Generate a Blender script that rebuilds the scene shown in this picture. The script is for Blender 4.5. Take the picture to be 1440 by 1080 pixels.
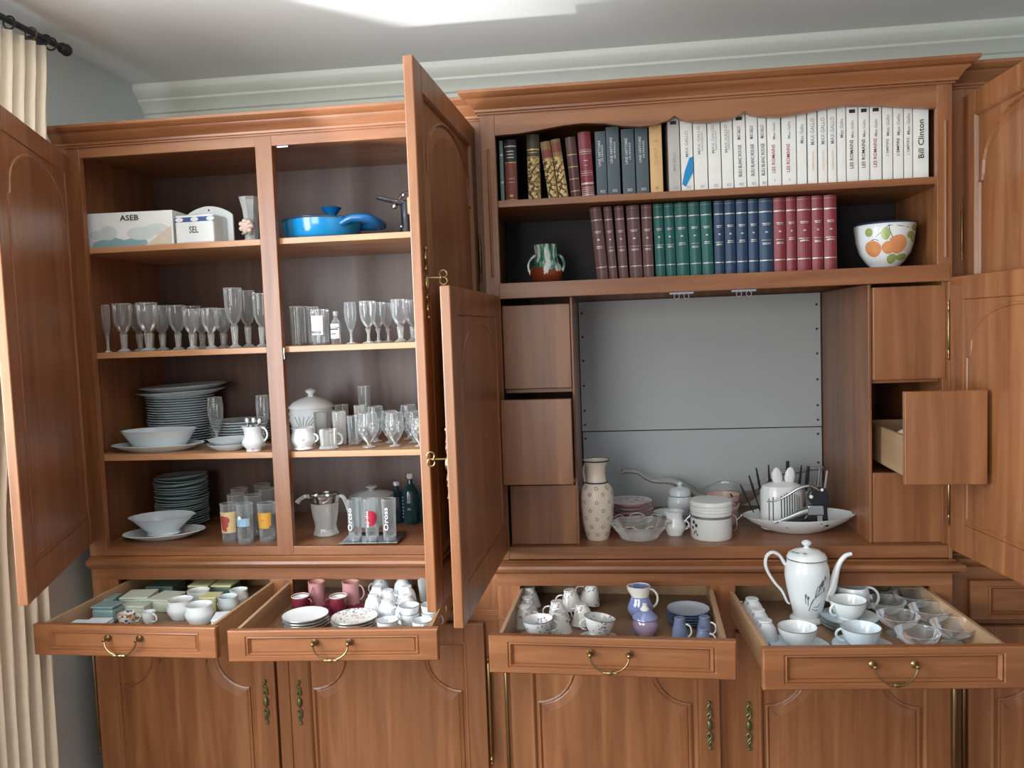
import bpy, math, random
from mathutils import Matrix, Vector
random.seed(7)
for o in list(bpy.data.objects): bpy.data.objects.remove(o)
SC = bpy.context.scene
COL = SC.collection
PI = math.pi
# ------------------------------------------------------------------ camera
cam_d = bpy.data.cameras.new('camera'); cam = bpy.data.objects.new('camera', cam_d); COL.objects.link(cam)
cam_d.sensor_width = 36; cam_d.lens = 1135.58/1440*36; cam_d.clip_start = .05
R_ = Vector((.99284986, .11368039, -.03641317)); U_ = Vector((.02862531, .06940312, .99717792)); F_ = Vector((-.11588677, .9910903, -.06565274))
m = Matrix.Identity(4)
for i in range(3): m[i][0] = R_[i]; m[i][1] = U_[i]; m[i][2] = -F_[i]
m[0][3], m[1][3], m[2][3] = 0, -2.3, 1.55
cam.matrix_world = m
SC.camera = cam
# ------------------------------------------------------------------ light
w = bpy.data.worlds.new('world'); SC.world = w; w.use_nodes = True
w.node_tree.nodes['Background'].inputs[0].default_value = (.68, .76, .84, 1)
w.node_tree.nodes['Background'].inputs[1].default_value = .62
def area(name, loc, direction, sx, sy, power, color):
    d = bpy.data.lights.new(name, 'AREA'); d.shape = 'RECTANGLE'; d.size = sx; d.size_y = sy; d.energy = power; d.color = color
    o = bpy.data.objects.new(name, d); COL.objects.link(o); o.location = loc
    o.rotation_euler = Vector(direction).to_track_quat('-Z', 'Y').to_euler(); return o
area('window_daylight', (-1.80, -1.45, 1.6), (1, .3, -.02), 1.3, 1.5, 118, (.86, .93, 1))
area('front_fill', (-1.0, -3.4, 1.5), (.15, 1, .02), 1.2, 1.2, 44, (1, .94, .86))  # soft warm fill added behind the camera to light the cabinet fronts
# added spot stands in for sunlit ground, brightening the ceiling through the window
sd = bpy.data.lights.new('ceiling_bounce_spot', 'SPOT'); sd.energy = 480; sd.spot_size = 1.2; sd.spot_blend = .3; sd.shadow_soft_size = .05; sd.color = (.96, .98, 1)
so = bpy.data.objects.new('ceiling_bounce_spot', sd); COL.objects.link(so); so.location = (-2.3, -1.53, .42); so.rotation_euler = Vector((1.7, 1.4, 2.07)).to_track_quat('-Z', 'Y').to_euler()
SC.view_settings.view_transform = 'Standard'; SC.view_settings.look = 'None'
SC.view_settings.gamma = 1; SC.view_settings.use_curve_mapping = False
SC.view_settings.exposure = 0.0
SC.render.film_transparent = False
SC.cycles.transparent_max_bounces = 32
SC.cycles.max_bounces = 8

# ------------------------------------------------------------------ materials
def srgb(h):
    h = h.lstrip('#'); v = [int(h[i:i+2], 16)/255 for i in (0, 2, 4)]
    return tuple(c/12.92 if c <= .04045 else ((c+.055)/1.055)**2.4 for c in v) + (1,)
MATS = {}
def nmat(name):
    mt = bpy.data.materials.new(name); mt.use_nodes = True
    nt = mt.node_tree; b = nt.nodes['Principled BSDF']; MATS[name] = mt
    return mt, nt, b
def plain(name, hexc, rough=.5, metal=0, coat=0, var=.06, scale=30):
    mt, nt, b = nmat(name)
    tc = nt.nodes.new('ShaderNodeTexCoord'); n = nt.nodes.new('ShaderNodeTexNoise'); n.inputs['Scale'].default_value = scale
    hs = nt.nodes.new('ShaderNodeMix'); hs.data_type = 'RGBA'; hs.blend_type = 'MULTIPLY'
    r = nt.nodes.new('ShaderNodeMapRange'); r.inputs[3].default_value = 1-var*2; r.inputs[4].default_value = 1+var
    nt.links.new(tc.outputs['Object'], n.inputs['Vector']); nt.links.new(n.outputs[0], r.inputs[0])
    hs.inputs[0].default_value = 1; hs.inputs[6].default_value = srgb(hexc)
    nt.links.new(r.outputs[0], hs.inputs[7]); nt.links.new(hs.outputs[2], b.inputs['Base Color'])
    b.inputs['Roughness'].default_value = rough; b.inputs['Metallic'].default_value = metal
    b.inputs['Coat Weight'].default_value = coat
    return mt
def wood(name, c0, c1, c2, axis, rough=.38):
    mt, nt, b = nmat(name); N = nt.nodes.new; L = nt.links.new
    tc = N('ShaderNodeTexCoord'); mp = N('ShaderNodeMapping')
    s = [16, 16, 16]; s[axis] = 1.1; mp.inputs['Scale'].default_value = s
    n = N('ShaderNodeTexNoise'); n.inputs['Scale'].default_value = 1.6; n.inputs['Detail'].default_value = 7; n.inputs['Distortion'].default_value = .8
    rp = N('ShaderNodeValToRGB'); e = rp.color_ramp.elements
    e[0].position = .28; e[0].color = srgb(c0); e[1].position = .74; e[1].color = srgb(c2)
    k = e.new(.5); k.color = srgb(c1)
    f = N('ShaderNodeTexNoise'); f.inputs['Scale'].default_value = 9; f.inputs['Detail'].default_value = 4
    bp = N('ShaderNodeBump'); bp.inputs['Strength'].default_value = .05; bp.inputs['Distance'].default_value = .01
    L(tc.outputs['Object'], mp.inputs[0]); L(mp.outputs[0], n.inputs['Vector']); L(mp.outputs[0], f.inputs['Vector'])
    L(n.outputs[0], rp.inputs[0]); L(rp.outputs[0], b.inputs['Base Color']); L(f.outputs[0], bp.inputs['Height']); L(bp.outputs[0], b.inputs['Normal'])
    b.inputs['Roughness'].default_value = rough; b.inputs['Specular IOR Level'].default_value = .45
    b.inputs['Coat Weight'].default_value = .3; b.inputs['Coat Roughness'].default_value = .3
    return mt
WV = wood('cherry_wood_upright', '#704427', '#855432', '#986641', 2)
WH = wood('cherry_wood_level', '#704427', '#855432', '#986641', 0)
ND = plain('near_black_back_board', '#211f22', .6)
DB = wood('drawer_bottom_board', '#7d6149', '#8b6d53', '#98795c', 1, .5)
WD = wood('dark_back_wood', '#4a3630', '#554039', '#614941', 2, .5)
PW = wood('pale_drawer_wood', '#9c7d5e', '#aa8a69', '#b59573', 1, .5)
SHW = wood('light_shelf_edge', '#a97852', '#b98a62', '#c4966c', 0, .42)
def glass(name, tint=(.93, .955, .96), haze=.07, hcol=(.75, .8, .82)):
    mt, nt, b = nmat(name); N = nt.nodes.new; L = nt.links.new
    nt.nodes.remove(b); out = nt.nodes['Material Output']
    t = N('ShaderNodeBsdfTransparent'); t.inputs[0].default_value = tint + (1,)
    g = N('ShaderNodeBsdfGlossy'); g.inputs['Roughness'].default_value = .06
    fr = N('ShaderNodeLayerWeight'); fr.inputs[0].default_value = .34
    d = N('ShaderNodeBsdfDiffuse'); d.inputs[0].default_value = hcol + (1,)
    m1 = N('ShaderNodeMixShader'); m2 = N('ShaderNodeMixShader')
    L(fr.outputs['Fresnel'], m1.inputs[0]); L(t.outputs[0], m1.inputs[1]); L(g.outputs[0], m1.inputs[2])
    mr = N('ShaderNodeMapRange'); mr.inputs[3].default_value = haze; mr.inputs[4].default_value = haze+.35
    f2 = N('ShaderNodeLayerWeight'); f2.inputs[0].default_value = .3
    L(f2.outputs['Facing'], mr.inputs[0]); L(mr.outputs[0], m2.inputs[0])
    L(m1.outputs[0], m2.inputs[1]); L(d.outputs[0], m2.inputs[2]); L(m2.outputs[0], out.inputs[0])
    return mt
GL = glass('clear_glass'); GLC = glass('cut_glass', (.9, .92, .92), .2, (.85, .86, .84)); GLT = glass('teal_glass', (.12, .3, .32), .12, (.04, .12, .14))
GLF = glass('frosted_glass', (.8, .85, .86), .38, (.66, .7, .7))
def spotted(name, base, cols, scale=60, thr=.16, rough=.18, holes=.55):
    """glazed ceramic with a scattered painted flower pattern"""
    mt, nt, b = nmat(name); N = nt.nodes.new; L = nt.links.new
    tc = N('ShaderNodeTexCoord'); v = N('ShaderNodeTexVoronoi'); v.inputs['Scale'].default_value = scale
    n = N('ShaderNodeTexNoise'); n.inputs['Scale'].default_value = 28; n.inputs['Detail'].default_value = 3
    m1 = N('ShaderNodeMath'); m1.operation = 'LESS_THAN'; m1.inputs[1].default_value = thr
    m2 = N('ShaderNodeMath'); m2.operation = 'GREATER_THAN'; m2.inputs[1].default_value = holes
    m3 = N('ShaderNodeMath'); m3.operation = 'MULTIPLY'
    cr = N('ShaderNodeValToRGB'); cr.color_ramp.interpolation = 'CONSTANT'
    while len(cr.color_ramp.elements) < len(cols): cr.color_ramp.elements.new(.5)
    for i, c in enumerate(cols): cr.color_ramp.elements[i].position = i/len(cols); cr.color_ramp.elements[i].color = srgb(c)
    sp = N('ShaderNodeSeparateColor'); mx = N('ShaderNodeMix'); mx.data_type = 'RGBA'
    L(tc.outputs['Object'], v.inputs['Vector']); L(tc.outputs['Object'], n.inputs['Vector'])
    L(v.outputs['Distance'], m1.inputs[0]); L(n.outputs[0], m2.inputs[0]); L(m1.outputs[0], m3.inputs[0]); L(m2.outputs[0], m3.inputs[1])
    L(v.outputs['Color'], sp.inputs[0]); L(sp.outputs[0], cr.inputs[0])
    mx.inputs[6].default_value = srgb(base); L(m3.outputs[0], mx.inputs[0]); L(cr.outputs[0], mx.inputs[7]); L(mx.outputs[2], b.inputs['Base Color'])
    b.inputs['Roughness'].default_value = rough
    return mt
POR = plain('white_porcelain', '#dfe5e6', .16, 0, 0, .02)
PORB = plain('bluish_white_porcelain', '#cfdce2', .2, 0, 0, .02)
FLO = spotted('sprigged_porcelain', '#dcdcd8', ['#a8a2aa', '#93a08e', '#b09aa2', '#8a93a8', '#77707c'], 120, .42, .2, .5)
BUD = spotted('faintly_sprigged_porcelain', '#dfe6ea', ['#c4a9b4', '#93a596', '#b9a2b8'], 45, .25, .16, .56)
CRM = plain('cream_stoneware', '#cfc5b6', .35, 0, 0, .04)
CRM2 = plain('cream_ceramic', '#e2e0d6', .2, 0, 0, .02)
PINK = plain('pink_ceramic', '#b98488', .3); PNKC = plain('pale_pink_ceramic', '#dcc0b4', .3); MAR = plain('maroon_ceramic', '#6a2431', .25)
LUS = plain('blue_lustre_porcelain', '#8f9ccb', .12, .15, .4, .08, 14); LIL = plain('lilac_lustre_porcelain', '#b49fbf', .12, .15, .4, .08, 14)
BLUP = plain('dusty_blue_porcelain', '#74809f', .2); DKB = plain('dark_blue_glaze', '#26344c', .2)
RIMP = plain('pink_rim_glaze', '#a8545f', .25); RIMB = plain('blue_rim_glaze', '#46587c', .2); SIL = plain('silvered_rim', '#8f8f88', .25, .6)
BRS = plain('aged_brass', '#8c744f', .3, .9, 0, .15); BRG = plain('green_tarnished_brass', '#6d7048', .4, .6, 0, .25)
STL = plain('polished_steel', '#c9cdd0', .15, 1); IRN = plain('dark_iron', '#3b3c42', .4, .6); BLK = plain('black_plastic', '#1c1f26', .3)
BLU = plain('blue_enamel', '#0f86c4', .2, 0, .4, .04); BLUD = plain('deep_blue_enamel', '#0b5f99', .25, 0, .3)
GRY = plain('grey_painted_board', '#b9c3c8', .5, 0, 0, .05, 3); NAIL = plain('dark_nail', '#4a4d50', .4, .5)
WAL = plain('pale_grey_green_wall_paint', '#d3dad8', .75, 0, 0, .02, 4); CEI = plain('white_ceiling_paint', '#e4e6e3', .7, 0, 0, .02, 3)
COR = plain('cornice_paint', '#ccd0c6', .6, 0, 0, .02, 5); FLR = wood('floor_boards', '#6b4c36', '#7b5a40', '#8b684a', 1, .4)
WHT = plain('white_card', '#e0e3e2', .5, 0, 0, .02); INK = plain('black_ink', '#25262b', .6); INKG = plain('grey_ink', '#8f9193', .6); INKR = plain('red_ink', '#9c3b44', .6)
GLD = plain('gold_blocking', '#c2a468', .35, .5); SILV = plain('silver_blocking', '#b9b9b4', .4, .4); PAG = plain('page_edges', '#c9bfa6', .8)
WINK = plain('white_ink', '#c9cdd0', .5)

# ------------------------------------------------------------------ mesh builder
class MB:
    def __init__(s): s.v = []; s.f = []
    def add(s, vs, fs):
        k = len(s.v); s.v += [tuple(p) for p in vs]; s.f += [tuple(i+k for i in f) for f in fs]; return s
    def box(s, x0, x1, y0, y1, z0, z1):
        vs = [(x, y, z) for x in (x0, x1) for y in (y0, y1) for z in (z0, z1)]
        return s.add(vs, [(0, 1, 3, 2), (4, 6, 7, 5), (0, 4, 5, 1), (2, 3, 7, 6), (0, 2, 6, 4), (1, 5, 7, 3)])
    def lathe(s, prof, n=24, c=(0, 0, 0), sx=1, sy=1, wav=None, cap0=True, cap1=False, M=None):
        vs = []
        for j, (r, z) in enumerate(prof):
            for i in range(n):
                a = 2*PI*i/n; rr = r*(wav(a, j) if wav else 1)
                p = Vector((rr*math.cos(a)*sx, rr*math.sin(a)*sy, z))
                if M: p = M @ p
                vs.append((p[0]+c[0], p[1]+c[1], p[2]+c[2]))
        fs = []
        for j in range(len(prof)-1):
            for i in range(n): k = (i+1) % n; fs.append((j*n+i, j*n+k, (j+1)*n+k, (j+1)*n+i))
        if cap0: fs.append(tuple(range(n-1, -1, -1)))
        if cap1: fs.append(tuple((len(prof)-1)*n+i for i in range(n)))
        return s.add(vs, fs)
    def tube(s, pts, r, n=8, flat=1):
        pts = [Vector(p) for p in pts]
        if 4 <= len(pts) <= 13:   # Catmull-Rom through the given points
            q = [pts[0]*2-pts[1]]+pts+[pts[-1]*2-pts[-2]]; out = []; ro = []
            for i in range(1, len(q)-2):
                for k in range(3):
                    t = k/3; a, b, c, d = q[i-1:i+3]
                    out.append(.5*((2*b)+(c-a)*t+(2*a-5*b+4*c-d)*t*t+(3*b-a-3*c+d)*t**3))
                    if isinstance(r, (list, tuple)): ro.append(r[i-1]*(1-t)+r[i]*t)
            pts = out+[pts[-1]]
            if isinstance(r, (list, tuple)): r = ro+[r[-1]]
        vs = []; up = Vector((0, 0, 1)); prev = None
        for i, p in enumerate(pts):
            d = (pts[min(i+1, len(pts)-1)]-pts[max(i-1, 0)]).normalized()
            if prev is None:
                a = d.cross(up) if abs(d.dot(up)) < .9 else d.cross(Vector((0, 1, 0)))
            else: a = prev - d*prev.dot(d)
            a.normalize(); prev = a; b = d.cross(a); rr = r[i] if isinstance(r, (list, tuple)) else r
            for k in range(n):
                t = 2*PI*k/n; q = p + a*(rr*math.cos(t)) + b*(rr*math.sin(t)*flat); vs.append(tuple(q))
        fs = [(j*n+k, j*n+(k+1) % n, (j+1)*n+(k+1) % n, (j+1)*n+k) for j in range(len(pts)-1) for k in range(n)]
        fs += [tuple(range(n-1, -1, -1)), tuple((len(pts)-1)*n+k for k in range(n))]
        return s.add(vs, fs)
    def loops(s, loops, cap0=True, cap1=True):
        """bridge closed loops that have the same number of points"""
        n = len(loops[0]); vs = [p for l in loops for p in l]
        fs = [(j*n+i, j*n+(i+1) % n, (j+1)*n+(i+1) % n, (j+1)*n+i) for j in range(len(loops)-1) for i in range(n)]
        if cap0: fs.append(tuple(range(n-1, -1, -1)))
        if cap1: fs.append(tuple((len(loops)-1)*n+i for i in range(n)))
        return s.add(vs, fs)
    def ball(s, c, r, n=10, sz=1, sx=1):
        pr = [(r*math.sin(PI*j/8)+1e-5, -r*sz*math.cos(PI*j/8)) for j in range(9)]
        return s.lathe(pr, n, c, sx=sx, cap1=True)
    def build(s, name, mat, parent=None, smooth=False, bevel=0, loc=None, rot=None):
        me = bpy.data.meshes.new(name); me.from_pydata(s.v, [], s.f); me.validate(); me.update()
        import bmesh
        bm = bmesh.new(); bm.from_mesh(me); bmesh.ops.recalc_face_normals(bm, faces=bm.faces); bm.to_mesh(me); bm.free()
        if smooth:
            for p in me.polygons: p.use_smooth = len(p.vertices) < 6 or True
            me.set_sharp_from_angle(angle=.7)
        me.materials.append(mat)
        o = bpy.data.objects.new(name, me); COL.objects.link(o)
        if parent: o.parent = parent
        if loc: o.location = loc
        if rot: o.rotation_euler = rot
        if bevel:
            b = o.modifiers.new('bevel', 'BEVEL'); b.width = bevel; b.segments = 2; b.limit_method = 'ANGLE'
        return o
def tag(o, label, cat, group=None):
    o['label'] = label; o['category'] = cat
    if group: o['group'] = group
    return o
def thing(name, label, cat, loc=(0, 0, 0), rz=0, group=None, rot=None):
    o = bpy.data.objects.new(name, None); COL.objects.link(o); o.empty_display_size = .05
    o.location = loc; o.rotation_euler = rot or (0, 0, rz); return tag(o, label, cat, group)
def struct(o): o['kind'] = 'structure'; return o
def dup(root, loc, rz=0, label=None, group=None, scale=1, rot=None):
    r = root.copy(); COL.objects.link(r); r.location = loc; r.rotation_euler = rot or (0, 0, rz)
    r.scale = scale if isinstance(scale, tuple) else (scale,)*3
    if label: r['label'] = label
    if group: r['group'] = group
    for ch in list(root.children):
        c = ch.copy(); COL.objects.link(c); c.parent = r
        for g in ch.children: d = g.copy(); COL.objects.link(d); d.parent = c
    return r
ORD = 'first second third fourth fifth sixth seventh eighth ninth tenth eleventh twelfth thirteenth fourteenth fifteenth sixteenth seventeenth eighteenth nineteenth twentieth twenty-first twenty-second twenty-third'.split()
def arc(cx, cz, r, a0, a1, n=8): return [(cx+r*math.cos(math.radians(a0+(a1-a0)*i/n)), cz+r*math.sin(math.radians(a0+(a1-a0)*i/n))) for i in range(n+1)]
def text_mesh(body, length, height, mode, c, mat, parent, name='title_lettering', bold=0, maxh=None):
    """flat lettering; mode 'up' reads bottom to top, 'flat' reads left to right, both face -Y; c = centre"""
    cu = bpy.data.curves.new('t', 'FONT'); cu.body = body; cu.size = 1; cu.align_x = 'CENTER'; cu.align_y = 'CENTER'; cu.resolution_u = 2; cu.offset = bold
    ob = bpy.data.objects.new('t', cu); me = bpy.data.meshes.new_from_object(ob)
    xs = [v.co.x for v in me.vertices]; ys = [v.co.y for v in me.vertices]
    kx = length/(max(xs)-min(xs)); ky = height/(max(ys)-min(ys)); mx = (max(xs)+min(xs))/2; my = (max(ys)+min(ys))/2
    for v in me.vertices:
        a, b = (v.co.x-mx)*kx, (v.co.y-my)*ky
        v.co = (c[0]-b, c[1], c[2]+a) if mode == 'up' else (c[0]+a, c[1], c[2]+b)
    me.materials.clear(); me.materials.append(mat); me.name = name
    o = bpy.data.objects.new(name, me); COL.objects.link(o); o.parent = parent
    bpy.data.objects.remove(ob); bpy.data.curves.remove(cu)
    return o
def sweep(mb, path, prof):
    """profile (out, z) along an open xy path, mitred; out is to the right of the walking direction"""
    P = [Vector(p) for p in path]; L = []
    for i, p in enumerate(P):
        ds = []
        if i > 0: ds.append((P[i]-P[i-1]).normalized())
        if i < len(P)-1: ds.append((P[i+1]-P[i]).normalized())
        ns = [Vector((d.y, -d.x)) for d in ds]
        if len(ns) == 2: n = (ns[0]+ns[1]).normalized(); n = n/max(.3, n.dot(ns[0]))
        else: n = ns[0]
        L.append([(p.x+n.x*o, p.y+n.y*o, z) for o, z in prof])
    return mb.loops(L)

# ------------------------------------------------------------------ room
MB().box(-1.9, 2.6, -4.2, .8, -.1, 0).build('floor', FLR); struct(bpy.data.objects['floor'])
struct(MB().box(-1.9, 2.6, -3.2, .8, 2.49, 2.6).build('ceiling', CEI))
struct(MB().box(-1.9, 2.6, .6, .75, 0, 2.5).build('wall_back', WAL))
wl = MB(); wl.box(-1.83, -1.675, -.75, .6, 0, 2.5).box(-1.83, -1.675, -3.2, -2.15, 0, 2.5).box(-1.83, -1.675, -2.15, -.75, 0, .85).box(-1.83, -1.675, -2.15, -.75, 2.3, 2.5)
struct(wl.build('wall_left', WAL))
wf = MB()
for y in (-2.15, -1.475, -.81): wf.box(-1.76, -1.71, y, y+.06, .85, 2.3)
for z in (.85, 2.24): wf.box(-1.76, -1.71, -2.15, -.75, z, z+.06)
struct(wf.build('window_1', WHT, bevel=.004))
cp = [(0, 2.382), (.012, 2.385), (.012, 2.398), (.02, 2.402), (.026, 2.418), (.045, 2.432), (.05, 2.436), (.05, 2.444), (.062, 2.452), (.078, 2.466), (.082, 2.474), (.082, 2.49), (0, 2.49)]
struct(sweep(MB(), [(-1.675, .6), (2.6, .6)], cp).build('trim_1', COR, smooth=True))
struct(MB().box(-1.675, 2.6, .58, .6, 0, .1).build('baseboard_back', WHT))

# curtain and rod
ct = thing('curtain', 'gathered cream curtain hanging from dark rod at left wall', 'curtain', (-1.568, -.10, 0))
mb = MB(); NY, NZ = 150, 26; g = []
for j in range(NZ+1):
    t = j/NZ; z = 2.405 - 2.35*t
    for i in range(NY+1):
        s = i/NY; edge = -.0 - .17*min(1, t*1.8)
        y = edge - s*(.50+.05*t); amp = .010+.012*min(1, t*5)
        x = -.002 + amp*math.sin(s*2*PI*12+.8*math.sin(t*3+s*7)) + .006*math.sin(s*71+t*4)
        if t > .06 and t < .12: x -= .004
        g.append((x, y, z))
mb.add(g, [(j*(NY+1)+i, j*(NY+1)+i+1, (j+1)*(NY+1)+i+1, (j+1)*(NY+1)+i) for j in range(NZ) for i in range(NY)])
CUR = plain('cream_curtain_cloth', '#e3d5be', .85, 0, 0, .03, 60)
o = mb.build('curtain_panel', CUR, ct, smooth=True); sm = o.modifiers.new('thickness', 'SOLIDIFY'); sm.thickness = .002
rod = thing('curtain_rod', 'dark iron curtain rod with end knob above the cream curtain', 'curtain rod', (-1.565, -.12, 2.43))
MB().tube([(0, .1, 0), (0, -1.9, 0)], .009, 10).build('rod', IRN, rod, smooth=True)
MB().ball((0, .115, 0), .018, 12, 1).ball((0, .1, 0), .016).build('finial', IRN, rod, smooth=True)
MB().box(-.109, .01, .02, .034, -.012, .012).build('bracket', IRN, rod)
for k in range(14):
    y = .05-k*.083
    MB().tube([(.017*math.cos(a*PI/6), y, .017*math.sin(a*PI/6)-.005) for a in range(13)], .0025, 6).build('curtain_ring', BRS if k % 2 else IRN, rod, smooth=True)

# ------------------------------------------------------------------ joinery helpers
def rect(x0, x1, z0, z1, y): return [(x0, y, z0), (x1, y, z0), (x1, y, z1), (x0, y, z1)]
def arch(x0, x1, z0, z1, r, notch, rise):
    """panel outline: square foot, scooped shoulders, then a low crown"""
    xm = (x0+x1)/2; zt = z1-rise; p = [(x0, z0), (x1, z0)]
    p += arc(x1, zt, r, 270, 180, 7)
    a = p[-1][0]; p += [(a, zt+notch)]
    n = 10
    for i in range(1, n):
        t = i/n; x = a+(2*xm-2*a)*t; p.append((x, zt+notch+(rise-notch)*math.sin(PI*t)))
    p += [(2*xm-a, zt+notch)]
    p += [(2*xm-x, z) for x, z in reversed(arc(x1, zt, r, 270, 180, 7))]
    return p
def cathedral(x0, x1, z0, z1, rise, step=.018):
    xm = (x0+x1)/2; zs = z1-rise; n = 16; a = x1-step
    p = [(x0, z0), (x1, z0), (x1, zs), (a+.004, zs+.004), (a, zs+.016)]
    for i in range(1, n): t = PI*i/n; p.append((xm+(a-xm)*math.cos(t), zs+.016+(rise-.016)*math.sin(t)**.9))
    return p+[(2*xm-a, zs+.016), (2*xm-a-.004, zs+.004), (x0, zs)]
def inset(p, d):
    out = []; n = len(p)
    for i in range(n):
        a, b, c = Vector(p[i-1]), Vector(p[i]), Vector(p[(i+1) % n])
        d1 = (b-a); d2 = (c-b)
        d1 = d1.normalized() if d1.length > 1e-6 else d2.normalized(); d2 = d2.normalized() if d2.length > 1e-6 else d1
        n1 = Vector((-d1.y, d1.x)); n2 = Vector((-d2.y, d2.x)); nn = n1+n2
        nn = nn.normalized() if nn.length > 1e-4 else n1
        k = d/max(.55, nn.dot(n1)); out.append((b.x+nn.x*k, b.y+nn.y*k))
    return out
def scroll_plate(parent, x, y, z, h, side=-1, mat=BRG):
    """pierced brass lock plate: scrolls above and below an oval boss"""
    mb = MB(); s = h/2
    for sg in (1, -1):
        pts = [(x+.006*math.sin(t*2*PI*1.15)*(1-t*.3), y+side*.003, z+sg*s*(.3+.66*t)) for t in [i/14 for i in range(15)]]
        mb.tube(pts, .003, 6)
        pts = [(x-.006*math.sin(t*2*PI*1.15)*(1-t*.3), y+side*.003, z+sg*s*(.3+.5*t)) for t in [i/12 for i in range(13)]]
        mb.tube(pts, .0024, 6); mb.ball((x, y+side*.003, z+sg*s*.97), .0045)
    mb.ball((x, y+side*.002, z), .008, 12, 2.0); mb.ball((x, y+side*.004, z+.004), .004)
    return mb.build('lock_plate', mat, parent, smooth=True)
def key(parent, x, y, z, side=-1):
    mb = MB(); y1 = y+side*.03
    mb.tube([(x, y, z), (x, y1, z)], .0022, 8)
    for sg in (1, -1):
        mb.tube([(x, y1+side*(.008+.008*math.cos(a)), z+sg*(.0075+.008*math.sin(a)*.95)) for a in [k*PI/6 for k in range(13)]], .0019, 6)
    mb.ball((x, y1+side*.002, z), .004)
    return mb.build('key', BRS, parent, smooth=True)
def hinge_rod(parent, x, y, z0, z1, r=.0055, name='hinge', mat=None):
    pr = [(0.001, z0-.028), (r*.8, z0-.022), (r*.4, z0-.015), (r*1.1, z0-.008), (r*.5, z0), (r, z0+.004), (r, z1-.004), (r*.5, z1), (r*1.1, z1+.008), (r*.4, z1+.015), (r*.8, z1+.022), (.001, z1+.028)]
    return MB().lathe(pr, 10, (x, y, 0)).build(name, mat or BRS, parent, smooth=True)
def door(parent, origin, hinge, ang, wd, z0, z1, left=True, ar=(.09, .012, .03), fr=.062, fb=.08, keyz=None, plate=None, kb=True):
    """framed door with a raised shaped panel on both faces; hinge = pivot at the outer face"""
    s = 1 if left else -1
    X = lambda x: x*s
    def bx(mb, a, b, y0, y1, c, d): mb.box(min(X(a), X(b)), max(X(a), X(b)), y0, y1, c, d)
    mb = MB()
    bx(mb, 0, fr, 0, .022, z0, z1); bx(mb, wd-fr, wd, 0, .022, z0, z1)
    bx(mb, fr, wd-fr, 0, .022, z0, z0+fb); bx(mb, fr, wd-fr, 0, .022, z1-fb*.75, z1)
    bx(mb, fr, wd-fr, .0075, .0145 if plate else .0205, z0+fb, z1-fb*.75)
    d = mb.build('door', WV, parent, bevel=.0025)
    d.location = (hinge[0]-origin[0], hinge[1]-origin[1], 0); d.rotation_euler = (0, 0, -math.radians(ang)*s)
    x0, x1 = sorted((X(fr+.012), X(wd-fr-.012)))
    a = arch(x0, x1, z0+fb+.012, z1-fb*.75-.012, *ar) if len(ar) == 3 else cathedral(x0, x1, z0+fb+.012, z1-fb*.75-.012, *ar)
    for face in ((0,) if plate else (0, 1)):
        Y = lambda v: v if face == 0 else .022-v
        mb = MB(); seq = [(0, .0078), (0, .003), (.005, .0012), (.009, .0072), (.013, .0045), (.034, .0012)] if face == 0 else [(-.001, .0078 if plate else .002), (.001, -.0012), (.006, -.0018), (.009, .0006), (.02, .0004)]
        mb.loops([[(px, Y(yy), pz) for px, pz in inset(a, dd)] for dd, yy in seq], cap0=False)
        mb.build('raised_panel', WV, d)
        if face: break
        # bead round the rectangular frame
        mb = MB(); i0, i1 = sorted((X(fr), X(wd-fr))); r = rect(i0, i1, z0+fb, z1-fb*.75, 0)
        seq = [(0, .0), (0, -.003), (-.005, -.003), (-.008, .001)]
        ls = []
        for dd, yy in [(.007, .007), (.004, .002), (0, -.0015), (-.004, -.0015), (-.007, .0005)]:
            ls.append([(p[0], Y(p[1]), p[2]) for p in rect(i0+dd, i1-dd, z0+fb+dd, z1-fb*.75-dd, yy)])
        mb.loops(ls, cap0=False, cap1=False); mb.build('bead_moulding', WV, d)
    if plate: scroll_plate(d, X(wd-.03), -.001, plate, .135)
    if keyz:
        scroll_plate(d, X(wd-.025), -.001, keyz-.01, .15, mat=BRS); key(d, X(wd-.025), -.002, keyz)
    return d
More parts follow.
